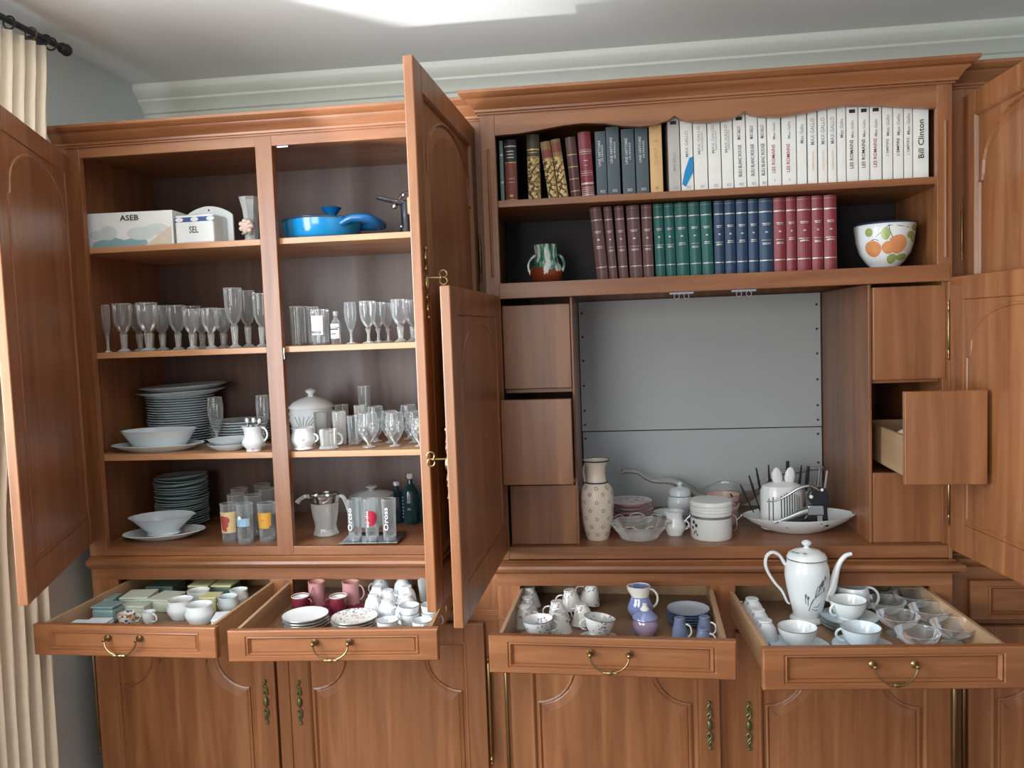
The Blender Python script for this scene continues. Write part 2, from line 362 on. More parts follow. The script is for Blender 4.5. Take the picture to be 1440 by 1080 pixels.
def drawer(parent, origin, x0, x1, yface, z0, z1, out, skew=0, hand=True, h_side=.068, depth=.55, plainf=False, mirror=False):
    """drawer pulled out by `out`; skew = yaw in radians; > sides, back, bottom, handle"""
    xm = (x0+x1)/2; wd = x1-x0; hw = wd/2; zc = z0
    mb = MB()
    if plainf:
        mb.box(-hw, hw, 0, .018, 0, z1-z0); f = mb.build('drawer', WV, parent, bevel=.002)
    else:
        H = z1-z0; ls = []
        for mx, mz, y in [(0, 0, .02), (0, 0, .003), (.003, .003, 0), (.045, .014, 0), (.048, .016, .003), (.052, .019, .0005), (.059, .023, .009), (.061, .0245, .007)]:
            ls.append(rect(-hw+mx, hw-mx, mz, H-mz, y))
        mb.loops(ls); f = mb.build('drawer', WH, parent)
    f.location = (xm-origin[0], yface-out-origin[1], z0); f.rotation_euler = (0, 0, skew)
    b = .012; xi = hw-.022
    for sg in (-1, 1):
        MB().box(sg*xi-.005, sg*xi+.005, .02, depth, b-.002, b+h_side).build('drawer_side', PW, f, bevel=.001)
    MB().box(-xi+.005, xi-.005, depth-.01, depth, b, b+h_side).build('drawer_back', PW, f)
    MB().box(-xi+.005, xi-.005, .02, depth-.01, b, b+.006).build('drawer_bottom', DB, f)
    if hand:
        mb = MB(); zz = (z1-z0)*.58
        pts = [(.045*math.cos(a), -.012-.006*math.sin(-a), zz+.038*math.sin(a)*.95) for a in [PI+PI*k/14 for k in range(15)]]
        mb.tube(pts, .0024, 8)
        for sg in (-1, 1):
            mb.lathe([(.001, -.006), (.007, -.004), (.009, 0), (.006, .003), (.0035, .012), (.0045, .016), (.001, .019)], 12, (sg*.045, 0, zz+.002), M=Matrix.Rotation(PI/2, 4, 'X'))
            mb.lathe([(.001, -.006), (.004, -.004), (.004, .004), (.001, .006)], 8, (sg*.012, -.018, zz-.036), M=Matrix.Rotation(PI/2, 4, 'Y'))
        mb.lathe([(.002, -.01), (.0045, -.006), (.0055, 0), (.0045, .006), (.002, .01)], 10, (0, -.018, zz-.0365), M=Matrix.Rotation(PI/2, 4, 'Y'))
        mb.build('handle', BRS, f, smooth=True)
    return f
CROWN = [(0, 2.143), (.006, 2.143), (.006, 2.147), (.011, 2.149), (.012, 2.155), (.016, 2.158), (.022, 2.168), (.031, 2.175), (.033, 2.18), (.038, 2.182), (.044, 2.186), (.05, 2.192), (.05, 2.2), (0, 2.2)]
COUNTER = [(0, .862), (.008, .862), (.012, .868), (.022, .872), (.026, .88), (.024, .888), (.018, .892), (.008, .894), (.004, .899), (0, .8993)]
def bx(*a): return MB().box(*a)

# ------------------------------------------------------------------ left wall cupboard (upper)
O = (-.975, 0)
def loc(*a): return a
lu = thing('wall_cabinet', 'tall left upper cupboard with glasses, plates and two open doors', 'cabinet', (O[0], O[1], .9))
def part(name, mat, b, parent=lu, org=(-.975, 0, .9), bevel=.0015):
    x0, x1, y0, y1, z0, z1 = b
    return MB().box(x0-org[0], x1-org[0], y0-org[1], y1-org[1], z0-org[2], z1-org[2]).build(name, mat, parent, bevel=bevel)
XL, XR = -1.607, -.3265
part('side_panel', WV, (XL, XL+.018, .02, .47, .9, 2.2)); part('side_panel', WV, (XR-.018, XR, .02, .47, .9, 2.2))
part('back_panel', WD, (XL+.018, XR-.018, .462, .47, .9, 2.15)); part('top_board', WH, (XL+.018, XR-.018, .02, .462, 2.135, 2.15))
part('stile', WV, (XL, -1.55, 0, .02, .9, 2.145)); part('stile', WV, (-.40, XR, 0, .02, .9, 2.145))
part('centre_stile', WV, (-.9995, -.949, 0, .022, .9, 2.145)); pass
part('top_rail', WH, (-1.55, -.40, .001, .021, 2.1135, 2.145)); part('bottom_rail', WH, (-1.55, -.40, .001, .021, .9, .927))
part('bottom_board', WH, (XL+.018, XR-.018, .021, .46, .908, .927))
for z in (1.8493, 1.5282, 1.2105): part('shelf', SHW, (XL+.019, XR-.019, .024, .455, z-.018, z))
for z in (1.528, ):  # little catch plates on the divider
    part('catch', STL, (-.9487, -.945, .004, .018, 1.49, 1.525))
part('catch', STL, (-.935, -.9, .004, .016, 2.108, 2.1134))
for k in range(2): pass
sw = MB(); sweep(sw, [(XL-.018-O[0], 0), (XR-O[0], 0)], [(o, z-.9) for o, z in CROWN]); sw.build('cornice', WH, lu, smooth=True)
part('cornice_backing', WH, (XL, XR, .0, .02, 2.145, 2.2))
dl = door(lu, O, (-1.607, -.002), 69, .64, .05, 1.22, True, ar=(.13,), keyz=None)
dm = door(lu, O, (-.350, -.002), 87.6, .628, .05, 1.225, False, ar=(.16,), keyz=.768)
hinge_rod(dl, 0.0, -.004, .82, .9, .004); hinge_rod(dm, 0.0, -.004, .82, .9, .004)

# ------------------------------------------------------------------ right (centre) bookcase
OB = (.29, -.06, .9)
bc = thing('bookcase', 'centre bookcase with scalloped apron, book shelves and open compartment', 'bookcase', OB)
pb = lambda name, mat, b, bevel=.0015: part(name, mat, b, bc, OB, bevel)
BL, BR = -.325, .9055
pb('side_panel', WV, (BL, BL+.018, -.04, .5, .9, 2.2)); pb('side_panel', WV, (BR-.018, BR, -.04, .5, .9, 2.2))
pb('stile', WV, (BL, -.284, -.06, -.04, 1.638, 2.145)); pb('stile', WV, (.868, BR, -.06, -.04, 1.638, 2.145))
pb('stile', WV, (BL, -.287, -.06, -.04, .9, 1.638)); pb('stile', WV, (.8965, BR, -.06, -.04, .9, 1.638))
ap = [(-.284, 2.087), (-.22, 2.0885), (-.158, 2.095), (-.10, 2.102), (-.042, 2.105), (.02, 2.100), (.06, 2.091), (.11, 2.086), (.155, 2.089), (.185, 2.098), (.201, 2.109), (.218, 2.098), (.25, 2.089), (.297, 2.086), (.34, 2.089), (.368, 2.098), (.384, 2.109), (.40, 2.098), (.43, 2.091), (.481, 2.088), (.53, 2.093), (.589, 2.102), (.643, 2.106), (.714, 2.102), (.78, 2.094), (.868, 2.084)]
mb = MB()
lo = [(x-OB[0], z-.9) for x, z in ap]; hi = [(x, 1.245) for x, z in lo]
vs = []; fs = []
for (x, z), (x2, z2) in zip(lo, hi): vs += [(x, .001, z), (x2, .001, z2), (x, .019, z), (x2, .019, z2)]
for i in range(len(lo)-1):
    a = 4*i; b = a+4; fs += [(a, b, b+1, a+1), (a+2, a+3, b+3, b+2), (a, a+2, b+2, b), (a+1, b+1, b+3, a+3)]
fs += [(0, 1, 3, 2), (4*len(lo)-4, 4*len(lo)-2, 4*len(lo)-1, 4*len(lo)-3)]
mb.add(vs, fs).build('scalloped_apron', WH, bc)
pb('top_board', WH, (BL+.018, BR-.018, -.04, .49, 2.13, 2.145))
pb('back_panel', WV, (BL+.018, BR-.018, .49, .5, 1.62, 2.14))
pb('back_panel', WV, (BL+.018, BR-.018, .49, .5, .9, 1.62))
pb('shelf', WH, (BL+.019, BR-.019, -.045, .30, 1.893, 1.912)); pb('shelf_rail', WH, (-.2875, .9, -.0615, -.041, 1.639, 1.6825)); pb('shelf', WH, (BL+.019, BR-.019, -.04, .49, 1.664, 1.6815))
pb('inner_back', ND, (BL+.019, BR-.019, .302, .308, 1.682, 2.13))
pb('bottom_rail', WH, (-.287, .8965, -.059, -.039, .902, .936)); pb('bottom_board', WH, (BL+.018, BR-.018, -.039, .49, .918, .936))
sw = MB(); sweep(sw, [(BL-OB[0], .008), (BL-OB[0], 0), (BR-OB[0], 0), (BR-OB[0], .008)], [(o, z-.9) for o, z in CROWN]); sw.build('cornice', WH, bc, smooth=True)
pb('cornice_backing', WH, (BL, BR, -.06, -.04, 2.145, 2.2))
for x in (-.3045, .888):   # slim turned bead on each upper stile
    MB().tube([(x-OB[0], -.001, 1.15), (x-OB[0], -.001, .8)], .004, 8).build('stile_bead', WV, bc, smooth=True)
# little drawer columns inside the compartment
for x0, x1, inn in ((-.287, -.088, -.095), (.706, .8965, .71)):
    pb('column_side', WV, (min(inn, inn+.008) if x0 < 0 else .703, (inn+.007) if x0 < 0 else .711, -.03, .487, .936, 1.639))
    for z in (1.113, 1.372):
        pb('column_shelf', WH, (x0+.002 if x0 < 0 else .711, -.095 if x0 < 0 else .8865, -.02, .48, z, z+.012))
OD = (OB[0], OB[1])
def zz(v): return v-.9
drawer(bc, OD, -.2865, -.096, -.03, zz(1.384), zz(1.621), 0, 0, False, .1, .42, True)
drawer(bc, OD, -.290, -.096, -.03, zz(1.126), zz(1.361), .088, -.02, False, .1, .40, True)
drawer(bc, OD, -.2825, -.094, -.03, zz(.9365), zz(1.108), 0, 0, False, .1, .42, True)
drawer(bc, OD, .7125, .8965, -.03, zz(1.382), zz(1.630), .012, 0, False, .1, .42, True)
rdr = drawer(bc, OD, .7180, .9060, -.03, zz(1.139), zz(1.3675), .225, -.03, False, .1, .42, True)
drawer(bc, OD, .7125, .8955, -.03, zz(.9365), zz(1.129), 0, 0, False, .1, .42, True)
# grey board with seam and nails
mb = MB(); mb.box(-.086-OB[0], .700-OB[0], .50, .505, zz(1.2), zz(1.638)); g1 = mb.build('grey_board', GRY, bc, bevel=.001)
mb = MB(); mb.box(-.084-OB[0], .700-OB[0], .50, .505, zz(.937), zz(1.197)); g2 = mb.build('grey_board', GRY, bc, bevel=.001)
for x in (-.075, .688):
    for z in (1.60, 1.52, 1.44, 1.355, 1.27, 1.222): MB().ball((x-OB[0], .4995, zz(z)), .004, 8).build('nail', NAIL, g1, smooth=True)
    for z in (1.175, 1.08): MB().ball((x-OB[0], .4995, zz(z)), .004, 8).build('nail', NAIL, g2, smooth=True)
for xx in (.21, .375):
    mb = MB(); mb.box(xx-.032-OB[0], xx+.032-OB[0], .003, .019, .733, .738)
    for k in (-.013, .013): mb.tube([(xx+k+.007*math.cos(a)-OB[0], .004, .727+.007*math.sin(a)) for a in [i*PI/5 for i in range(11)]], .0016, 6)
    mb.build('catch', STL, bc, smooth=True)
dll = door(bc, OD, (-.311, -.062), 92.2, .60, zz(.928), zz(1.648), True, ar=(.13,), keyz=zz(1.285))
dlr = door(bc, OD, (.919, -.062), 96.4, .585, zz(.928), zz(1.648), False, ar=(.13,), keyz=zz(1.285))
hinge_rod(dll, 0, -.004, zz(1.0), zz(1.12), .004); hinge_rod(dlr, .002, .024, zz(1.02), zz(1.12), .004); hinge_rod(dlr, .002, .024, zz(1.46), zz(1.56), .004)

# ------------------------------------------------------------------ right end cupboard (upper)
OR = (1.27, 0, .9)
ru = thing('wall_cabinet', 'far right upper cupboard behind its open tall door', 'cabinet', OR)
pr_ = lambda name, mat, b, bevel=.0015: part(name, mat, b, ru, OR, bevel)
pr_('side_panel', WV, (.907, .925, .02, .47, .9, 2.2)); pr_('side_panel', WV, (1.58, 1.598, .02, .47, .9, 2.2)); pr_('back_panel', WV, (.925, 1.58, .46, .47, .9, 2.15))
pr_('stile', WV, (.907, .965, 0, .02, .9, 2.145)); pr_('stile', WV, (1.54, 1.598, 0, .02, .9, 2.145)); pr_('top_rail', WH, (.965, 1.54, 0, .02, 2.1135, 2.145)); pr_('bottom_rail', WH, (.965, 1.54, 0, .02, .9, .927))
for z in (.925, 1.3, 1.7, 2.15): pr_('shelf', WH, (.925, 1.58, .025, .458, z-.018, z))
sw = MB(); sweep(sw, [(.907-OR[0], 0), (1.598-OR[0], 0), (1.598-OR[0], .47)], [(o, z-.9) for o, z in CROWN]); sw.build('cornice', WH, ru, smooth=True)
pr_('cornice_backing', WH, (.907, 1.598, 0, .02, 2.145, 2.2))
dr = door(ru, (OR[0], OR[1]), (.957, -.002), 88.8, .61, .05, 1.222, True, ar=(.16,), keyz=.768)
hinge_rod(dr, -.002, -.003, .82, .93, .0035); hinge_rod(dr, -.002, -.003, .2, .31, .0035)

# ------------------------------------------------------------------ base cabinets
def base(label, O, x0, x1, yf, cells, counter_ends, doors):
    b = thing('base_cabinet', label, 'cabinet', (O[0], O[1], 0))
    P = lambda name, mat, q, bevel=.0015: part(name, mat, q, b, (O[0], O[1], 0), bevel)
    yb = .585
    P('side_panel', WV, (x0, x0+.018, yf+.02, yb, .02, .87)); P('side_panel', WV, (x1-.018, x1, yf+.02, yb, .02, .87))
    P('back_panel', WV, (x0+.018, x1-.018, yb-.01, yb, .02, .87)); P('top_board', WH, (x0, x1, yf, yb, .868, .8995))
    P('plinth', WH, (x0, x1, yf, yf+.018, .0, .08))
    P('rail', WH, (x0, x1, yf, yf+.02, .825, .868)); P('rail', WH, (x0, x1, yf, yf+.02, .70, .733))
    P('drawer_shelf', WH, (x0+.02, x1-.02, yf+.02, yb-.01, .715, .73))
    for (a, c) in cells: P('stile', WV, (a, c, yf+.0005, yf+.0195, .08, .826))
    sw = MB(); path = [(x0-O[0], yf+.03-O[1]), (x0-O[0], yf-O[1]), (x1-O[0], yf-O[1]), (x1-O[0], yf+.03-O[1])]
    if counter_ends == 1: path = path[1:3]
    if counter_ends == 2: path = path[1:3]
    if counter_ends == 0: path = path[1:3]
    sweep(sw, path, COUNTER).build('counter_moulding', WH, b, smooth=True)
    return b
bl = base('left base cabinet with two drawers pulled out above panelled doors', (-.975, 0), -1.607, -.3265, 0, [(-1.607, -1.52), (-1.03, -.958), (-.41, -.3265)], 1, None)
ol = (-.975, 0)
drawer(bl, ol, -1.53, -1.012, -.002, .737, .819, .372, -.028)
drawer(bl, ol, -.976, -.435, -.002, .734, .815, .378, .045)
door(bl, ol, (-1.60, -.022), 0, .578, .09, .70, True, ar=(.10, .012, .03), fr=.07, plate=.455)
door(bl, ol, (-.376, -.022), 0, .60, .09, .70, False, ar=(.10, .012, .03), fr=.06, plate=.455)
part('centre_strip', WV, (-1.018, -.98, -.014, 0, .09, .70), bl, (ol[0], 0, 0), .003)
hinge_rod(bl, -.366-ol[0], -.022, .30, .585); hinge_rod(bl, -1.604-ol[0], -.024, .30, .60, .004)
bm_ = base('centre base cabinet with two pulled-out china drawers above panelled doors', (.29, -.06), -.325, .9055, -.06, [(-.325, -.26), (.27, .338), (.85, .9055)], 3, None)
om = (.29, -.06)
drawer(bm_, om, -.297, .277, -.062, .736, .827, .390, -.045)
drawer(bm_, om, .328, .893, -.062, .730, .825, .425, .05)
door(bm_, om, (-.296, -.082), 0, .583, .09, .70, True, ar=(.10, .012, .03), fr=.065, plate=.44)
door(bm_, om, (.893, -.082), 0, .56, .09, .70, False, ar=(.10, .012, .03), fr=.065, plate=.44)
for x, yy in ((-.307, -.085), (.8995, -.085)): hinge_rod(bm_, x-om[0], yy-om[1], .30, .585)
br_ = base('right base cabinet with closed drawer beside the china drawers', (1.27, 0), .9075, 1.598, 0, [(.9075, .975), (1.53, 1.598)], 2, None)
orr = (1.27, 0)
drawer(br_, orr, .968, 1.535, -.002, .717, .826, .018)
door(br_, orr, (.962, -.022), 0, .58, .09, .70, True, ar=(.10, .012, .03), fr=.065, plate=.44)
hinge_rod(br_, .948-orr[0], -.024, .30, .585)
# ================================================================== contents
def interp(prof, z):
    for (r0, a), (r1, b) in zip(prof, prof[1:]):
        if min(a, b)-1e-9 <= z <= max(a, b)+1e-9 and abs(b-a) > 1e-7: return r0+(r1-r0)*(z-a)/(b-a)
    return prof[-1][0]
def patch(mb, prof, a0, a1, z0, z1, off=.0006, n=8, nz=3):
    """a printed or painted patch that follows the wall of a lathed vessel; angles in degrees, -90 faces the room"""
    vs = []
    for j in range(nz+1):
        z = z0+(z1-z0)*j/nz; r = interp(prof, z)+off
        for i in range(n+1):
            a = math.radians(a0+(a1-a0)*i/n); vs.append((r*math.cos(a), r*math.sin(a), z))
    return mb.add(vs, [(j*(n+1)+i, j*(n+1)+i+1, (j+1)*(n+1)+i+1, (j+1)*(n+1)+i) for j in range(nz) for i in range(n)])
def dot(mb, prof, a, z, s, off=.0007, n=7, sz=1):
    c = math.radians(a); rings = [1] if s < .008 else [1, .8, .6, .4, .2]; vs = []
    def P(k, t):
        z2 = z+k*s*sz*math.sin(t); rr = interp(prof, z2)+off; c2 = c+k*s*math.cos(t)/max(interp(prof, z), .004)
        return (rr*math.cos(c2), rr*math.sin(c2), z2)
    for k in rings: vs += [P(k, 2*PI*i/n) for i in range(n)]
    fs = [(j*n+i, j*n+(i+1) % n, (j+1)*n+(i+1) % n, (j+1)*n+i) for j in range(len(rings)-1) for i in range(n)]
    k = (len(rings)-1)*n; vs.append(P(0, 0)); fs += [(k+i, k+(i+1) % n, k+n) for i in range(n)]
    return mb.add(vs, fs)
def stroke(mb, prof, pts, rad=.0007):
    """painted line on a vessel; pts = (angle in degrees, z)"""
    return mb.tube([((interp(prof, z)+.0003)*math.cos(math.radians(a)), (interp(prof, z)+.0003)*math.sin(math.radians(a)), z) for a, z in pts], rad, 5)
def band(mb, prof, z0, z1, off=.0008, n=28):
    r0, r1 = interp(prof, z0)+off, interp(prof, z1)+off
    return mb.lathe([(r0-off, z0), (r0, z0), (r1, z1), (r1-off, z1)], n, cap0=False)
def wall(outer, t): return outer + [(max(.001, r-t), z) for r, z in reversed(outer)][0:1] + [(max(.001, r-t), z+(t if i == len(outer)-1 else 0)) for i, (r, z) in enumerate(reversed(outer))][1:]
def vessel(name, prof, mat, parent=None, t=.0025, n=24, **k):
    """hollow pot: outer profile bottom to top, then back down inside"""
    inn = [(max(.0008, r-t), max(z, prof[0][1]+t)) for r, z in reversed(prof)]
    return MB().lathe(prof+inn, n, cap0=True, cap1=True, **k).build(name, mat, parent, smooth=True)
def handle(mb, x, z0, z1, out, r=.0025, y=0, n=10, fl=1):
    zc = (z0+z1)/2; h = (z1-z0)/2
    return mb.tube([(x+out*math.sin(PI*i/n)-.002*(i in (0, n)), y, zc+h*math.cos(PI*i/n)*1.0) for i in range(n+1)], r, 7, fl)
def plate_prof(r, h): return [(r*.52, 0), (r*.56, 0), (r*.6, .0025), (r*.74, h*.35), (r*.985, h), (r, h+.0008), (r*.985, h+.0022), (r*.72, h*.35+.003), (r*.58, .005), (.001, .005)]
def mk(name, label, cat, ob, loc, group=None, rot=None):
    ob.location = loc
    if rot: ob.rotation_euler = rot
    ob.name = name; return tag(ob, label, cat, group)
def cloned(o, name=None):
    c = o.copy(); COL.objects.link(c); return c

# ------------------------------------------------------------------ books
def book(x0, x1, yf, z0, h, mat, label, group, bands=None, lean=0, depth=.15, name='book', rnd=.35, lets=None):
    wd = x1-x0-.0008; hw = wd/2; n = 6; rr = hw*rnd
    lo = [(-hw, depth), (-hw, rr)] + [(-hw+wd*i/n, rr-rr*math.sin(PI*i/n)) for i in range(1, n)] + [(hw, rr), (hw, depth)]
    c = MB().loops([[(x, y, z) for x, y in lo] for z in (0, h)]).build(name, mat)
    mk(name, label, 'book', c, ((x0+x1)/2, yf, z0+hw*abs(math.sin(math.radians(lean)))), group, (0, math.radians(lean), 0))
    MB().box(-hw+.002, hw-.002, rr+.004, depth+.0015, .002, h+.0006).build('page_block', PAG, c)
    def strip(mb, a, b, f=.96):
        y = lambda x: rr-rr*math.sin(PI*(x+hw)/wd)-.0006
        xs = [-hw*f+2*hw*f*i/6 for i in range(7)]
        vs = [(x, y(x), z) for z in (a, b) for x in xs]
        return mb.add(vs, [(i, i+1, i+8, i+7) for i in range(6)])
    for (mt, nm, zs) in (bands or []):
        if nm in ('small_lettering', 'gilding', 'gilt_panels'):
            mb = MB()
            for q in zs: strip(mb, q[0]*h, q[1]*h, q[2] if len(q) > 2 else .96)
            mb.build(nm, mt, c)['kind'] = 'stuff'
        else:
            for q in zs: strip(MB(), q[0]*h, q[1]*h, q[2] if len(q) > 2 else .96).build(nm, mt, c)
    for (body, mode, zc, ln, ht, mt, dx) in (lets or []):
        text_mesh(body, ln, ht, mode, (dx*hw, -.0009, zc*h), mt, c, bold=.01)
    return c
BK = {}
for k, v in dict(teal='#5d7672', blackred='#2b2326', redleather='#74382c', gilt='#3a3326', tan='#7c6038', maroon='#4c2b2c', crimson='#7c2c3c', slate='#46555e', yellow='#d6b07c', greyw='#b9b6b3', white='#dfe0dc', brown='#65494a', green='#1f5f5c', blue='#23405f', red='#80353d').items(): BK[k] = plain('book_'+k, v, .5 if k not in ('crimson', 'maroon') else .35, var=.05)
GIL = spotted('gilt_scrollwork', '#3a3024', ['#b79a5e', '#c9b078', '#9c7f48'], 130, .6, .5, .2)
T1 = 'old and dark books on the top bookcase shelf'
zt = 1.9125; yb = -.022
bars = lambda *z: [(a, a+.012) for a in z]
book(-.279, -.268, yb, zt, .168, BK['teal'], 'worn teal-grey book at the left end of the top shelf', T1, [(SILV, 'worn_band', [(.3, .33), (.75, .78)])])
book(-.266, -.231, yb, zt, .170, BK['blackred'], 'book with black top and framed red-brown spine label', T1, [(BK['redleather'], 'spine_label', [(.03, .62, .9)]), (GLD, 'gilding', [(.02, .03), (.62, .635), (.30, .31, .6), (.36, .37, .6), (.075, .1, .3)]), (SILV, 'band', [(.88, .9), (.8, .815, .6), (.75, .765, .6), (.7, .715, .6)])])
book(-.202, -.166, yb, zt, .180, BK['gilt'], 'upright black book with gold squares down its spine', T1, [(GIL, 'gilt_panels', [(.02, .12), (.15, .25), (.28, .38), (.41, .51), (.54, .64)]), (GLD, 'gilding', [(.13, .138), (.26, .268), (.39, .398), (.52, .528), (.65, .66), (.72, .73, .7), (.76, .78)])])
book(-.145, -.117, yb, zt, .158, BK['tan'], 'leaning gilt-flowered book, left of the two', T1, [(GIL, 'gilt_flowers', [(.02, .7)]), (BK['redleather'], 'spine_label', [(.72, .85)])], lean=-7)
book(-.1155, -.0885, yb, zt, .163, BK['tan'], 'leaning gilt-flowered book, right of the two', T1, [(GIL, 'gilt_flowers', [(.02, .7)]), (BK['redleather'], 'spine_label', [(.78, .93)])], lean=-7)
book(-.083, -.054, yb, zt, .166, BK['maroon'], 'dull dark maroon leather book leaning on crimson one', T1, [(GLD, 'gilding', bars(.1, .3, .5, .7))], lean=-4)
book(-.052, -.0165, yb, zt, .178, BK['crimson'], 'crimson book with silver filigree bands across its spine', T1, [(SILV, 'band', [(.02, .035), (.19, .22), (.05, .06), (.08, .09), (.11, .12), (.14, .15), (.33, .335), (.36, .368), (.39, .395), (.66, .665), (.69, .7), (.72, .725), (.55, .56, .3), (.48, .488, .2)])], lean=-2.5)
SL = [(-.0105, .0185, 'first', .176), (.020, .055, 'second', .186), (.061, .096, 'third', .178), (.0985, .133, 'fourth', .182)]
for a, b, o_, h in SL:
    book(a, b, yb, zt, h, BK['slate'], f'dark slate paperback, {o_} of the four from the left', T1, lets=[('XO', 'flat', .07, .014, .008, WINK, .1), ('UNE HISTOIRE', 'up', .66, .07, .007, WINK, -.25), ('DE FRANCE', 'up', .66, .045, .005, WINK, .3)], lean=-.6, rnd=.05)
book(.137, .171, yb, zt, .188, BK['yellow'], 'yellow-cream book between slate and white books', T1, [(BK['redleather'], 'label_frame', [(.74, .745, .5), (.93, .935, .5)])], lets=[('QUINT', 'up', .52, .05, .012, GLD, 0), ('XO', 'flat', .07, .01, .008, BK['tan'], 0)], lean=-.5, rnd=.1)
WB = [(0.187, 0.218), (0.22, 0.253), (0.255, 0.291), (0.293, 0.327), (0.329, 0.359), (0.361, 0.393), (0.395, 0.425), (0.427, 0.448), (0.45, 0.485), (0.487, 0.524), (0.526, 0.551), (0.554, 0.578), (0.581, 0.604), (0.606, 0.628), (0.63, 0.652), (0.654, 0.683), (0.685, 0.712), (0.714, 0.743), (0.746, 0.771), (0.773, 0.798), (0.8, 0.821), (0.823, 0.862)]
T2 = 'white paperbacks on the top bookcase shelf'
DS = ['with black square at its head', 'with blue picture on its spine'] + ['with faint grey title']*3 + ['with bold black three-word title']*3 + ['with red lettering', 'with dull red lettering'] + ['with small grey author line'] + ['with grey capitals']*3 + ['with faint grey script'] + ['with dark head circle and lettering']*3 + ['with pale script']*3 + ['with large black name on its thick spine']
for i, (a, b) in enumerate(WB):
    xo = [('XO', 'flat', .055, min(.012, (b-a)*.45), .008, INKG, .15)]
    if i == 0: L = [('MAX GALLO', 'up', .4, .05, .007, INKG, 0)] + xo
    elif i == 1: L = [('MAX GALLO', 'up', .62, .07, .008, INKG, 0)] + xo
    elif i < 5: L = [('MAX GALLO', 'up', .66, .075, .007, INKG, -.2), ('NAPOLEON', 'up', .64, .05, .005, INKG, .3)] + xo
    elif i < 8: L = [('MAX GALLO', 'up', .72, .035, .009, INK, -.1), ('BLEU BLANC ROUGE', 'up', .36, .085, .009, INK, 0)] + xo
    elif i < 10: L = [('Max Gallo', 'up', .72, .045, .007, INKG, 0), ('LES ROMAINS', 'up', .36, .075, .009, INKR, -.15), ('1', 'flat', .08, .002, .006, INKG, 0)]
    elif i == 10: L = [('Max Gallo', 'up', .66, .05, .009, INKG, 0)]
    elif i < 14: L = [('MAX GALLO', 'up', .68, .07, .010, INKG, 0), ('NAPOLEON', 'up', .3, .05, .005, BK['yellow'], .1)]
    elif i == 14: L = [('Max Gallo', 'up', .7, .05, .009, INKG, 0)]
    elif i < 18: L = [('Max Gallo', 'up', .68, .045, .007, INKG, 0), ('LES ROMAINS', 'up', .36, .075, .009, INK if i < 17 else INKR, -.15)]
    elif i < 21: L = [('Max Gallo', 'up', .7, .055, .008, INKG, 0), ("L'EMPIRE", 'up', .42, .045, .007, INKG if i != 19 else INK, -.1)]
    else: L = [('Bill Clinton', 'up', .52, .10, .015, INK, 0)]
    B_ = []
    if i in (0, 5, 15, 16, 17): B_ = [(INK, 'head_mark', [(.885, .93, .55)])]
    lab = f'white paperback {DS[i]}, {ORD[i]} white book from the left' if i < 21 else 'thick white book with large black name, last on the top shelf'
    c = book(a, b, yb, zt, .205 if i < 21 else .198, BK['greyw'] if i == 0 else BK['white'], lab, T2, B_, lets=L, rnd=.04, lean=-.5 if i < 9 else 0)
    if i == 1:
        hw = (b-a)/2
        MB().add([(-hw*.9, -.0009, .02), (-hw*.3, -.0009, .012), (hw*.95, -.0009, .05), (hw*.95, -.0009, .092), (hw*.4, -.0009, .09), (-hw*.4, -.0009, .055)], [(0, 1, 2, 3, 4, 5)]).build('spine_picture', BLU, c)
T3 = 'bound volumes on the second bookcase shelf'
R2 = [(-0.017, 0.015), (0.018, 0.041), (0.045, 0.071), (0.075, 0.111), (0.113, 0.142), (0.147, 0.174), (0.176, 0.203), (0.205, 0.24), (0.242, 0.273), (0.275, 0.306), (0.308, 0.335), (0.337, 0.366), (0.368, 0.398), (0.4, 0.427), (0.429, 0.467), (0.468, 0.5), (0.501, 0.528), (0.53, 0.568), (0.569, 0.599), (0.601, 0.635)]
cn = ['brown', 'green', 'blue', 'red']
for i, (a, b) in enumerate(R2):
    k = cn[i//5]; rnd = random.Random(i)
    t1 = [(.605, .615, .5), (.62, .632, .55)] if True else []
    v = rnd.choice([[(.44, .446, .7), (.40, .408, .6), (.385, .393, .6)], [(.45, .462, .5), (.43, .438, .6)], [(.44, .448, .8), (.42, .426, .4), (.405, .417, .65)]])
    book(a, b, .0, 1.683, .203, BK[k], f'{k} bound volume with silver bands, {ORD[i%5]} of the five {k} ones', T3,
         [(SILV, 'band', [(.165, .178), (.815, .83), (.96, .963)]), (SILV, 'small_lettering', [(.66, .67, .6), (.642, .65, .5), (.54, .56, .2)]+v)], lean=-4.5+i*.9 if i < 5 else (-1.2 if i < 10 else 0), rnd=.45, depth=.14)
# ------------------------------------------------------------------ bookcase ornaments
pot = thing('cachepot', 'white ceramic pot painted with oranges and green leaves', 'pot', (.783, .08, 1.6825), .2)
PP = [(.030, 0), (.033, .002), (.034, .005), (.048, .018), (.066, .045), (.075, .075), (.0775, .098), (.080, .120), (.082, .124)]
vessel('pot_body', PP, POR, pot, .004, 36)
MB().lathe([(.0835, .1215), (.0845, .125), (.081, .1275), (.0775, .125)], 36, cap0=False).build('blue_rim', DKB, pot, smooth=True)
ORA = plain('painted_orange', '#d9935f', .25, 0, 0, .12, 40); GRN = plain('painted_leaf_green', '#9bab62', .25, 0, 0, .15, 50)
for a, z, s_ in ((-92, .064, .025), (-112, .056, .017), (-145, .055, .022), (-20, .05, .016)): dot(MB_ := MB(), PP, a, z, s_, .0007+.0003*(s_ > .02), 18).build('painted_orange', ORA, pot)
mb = MB()
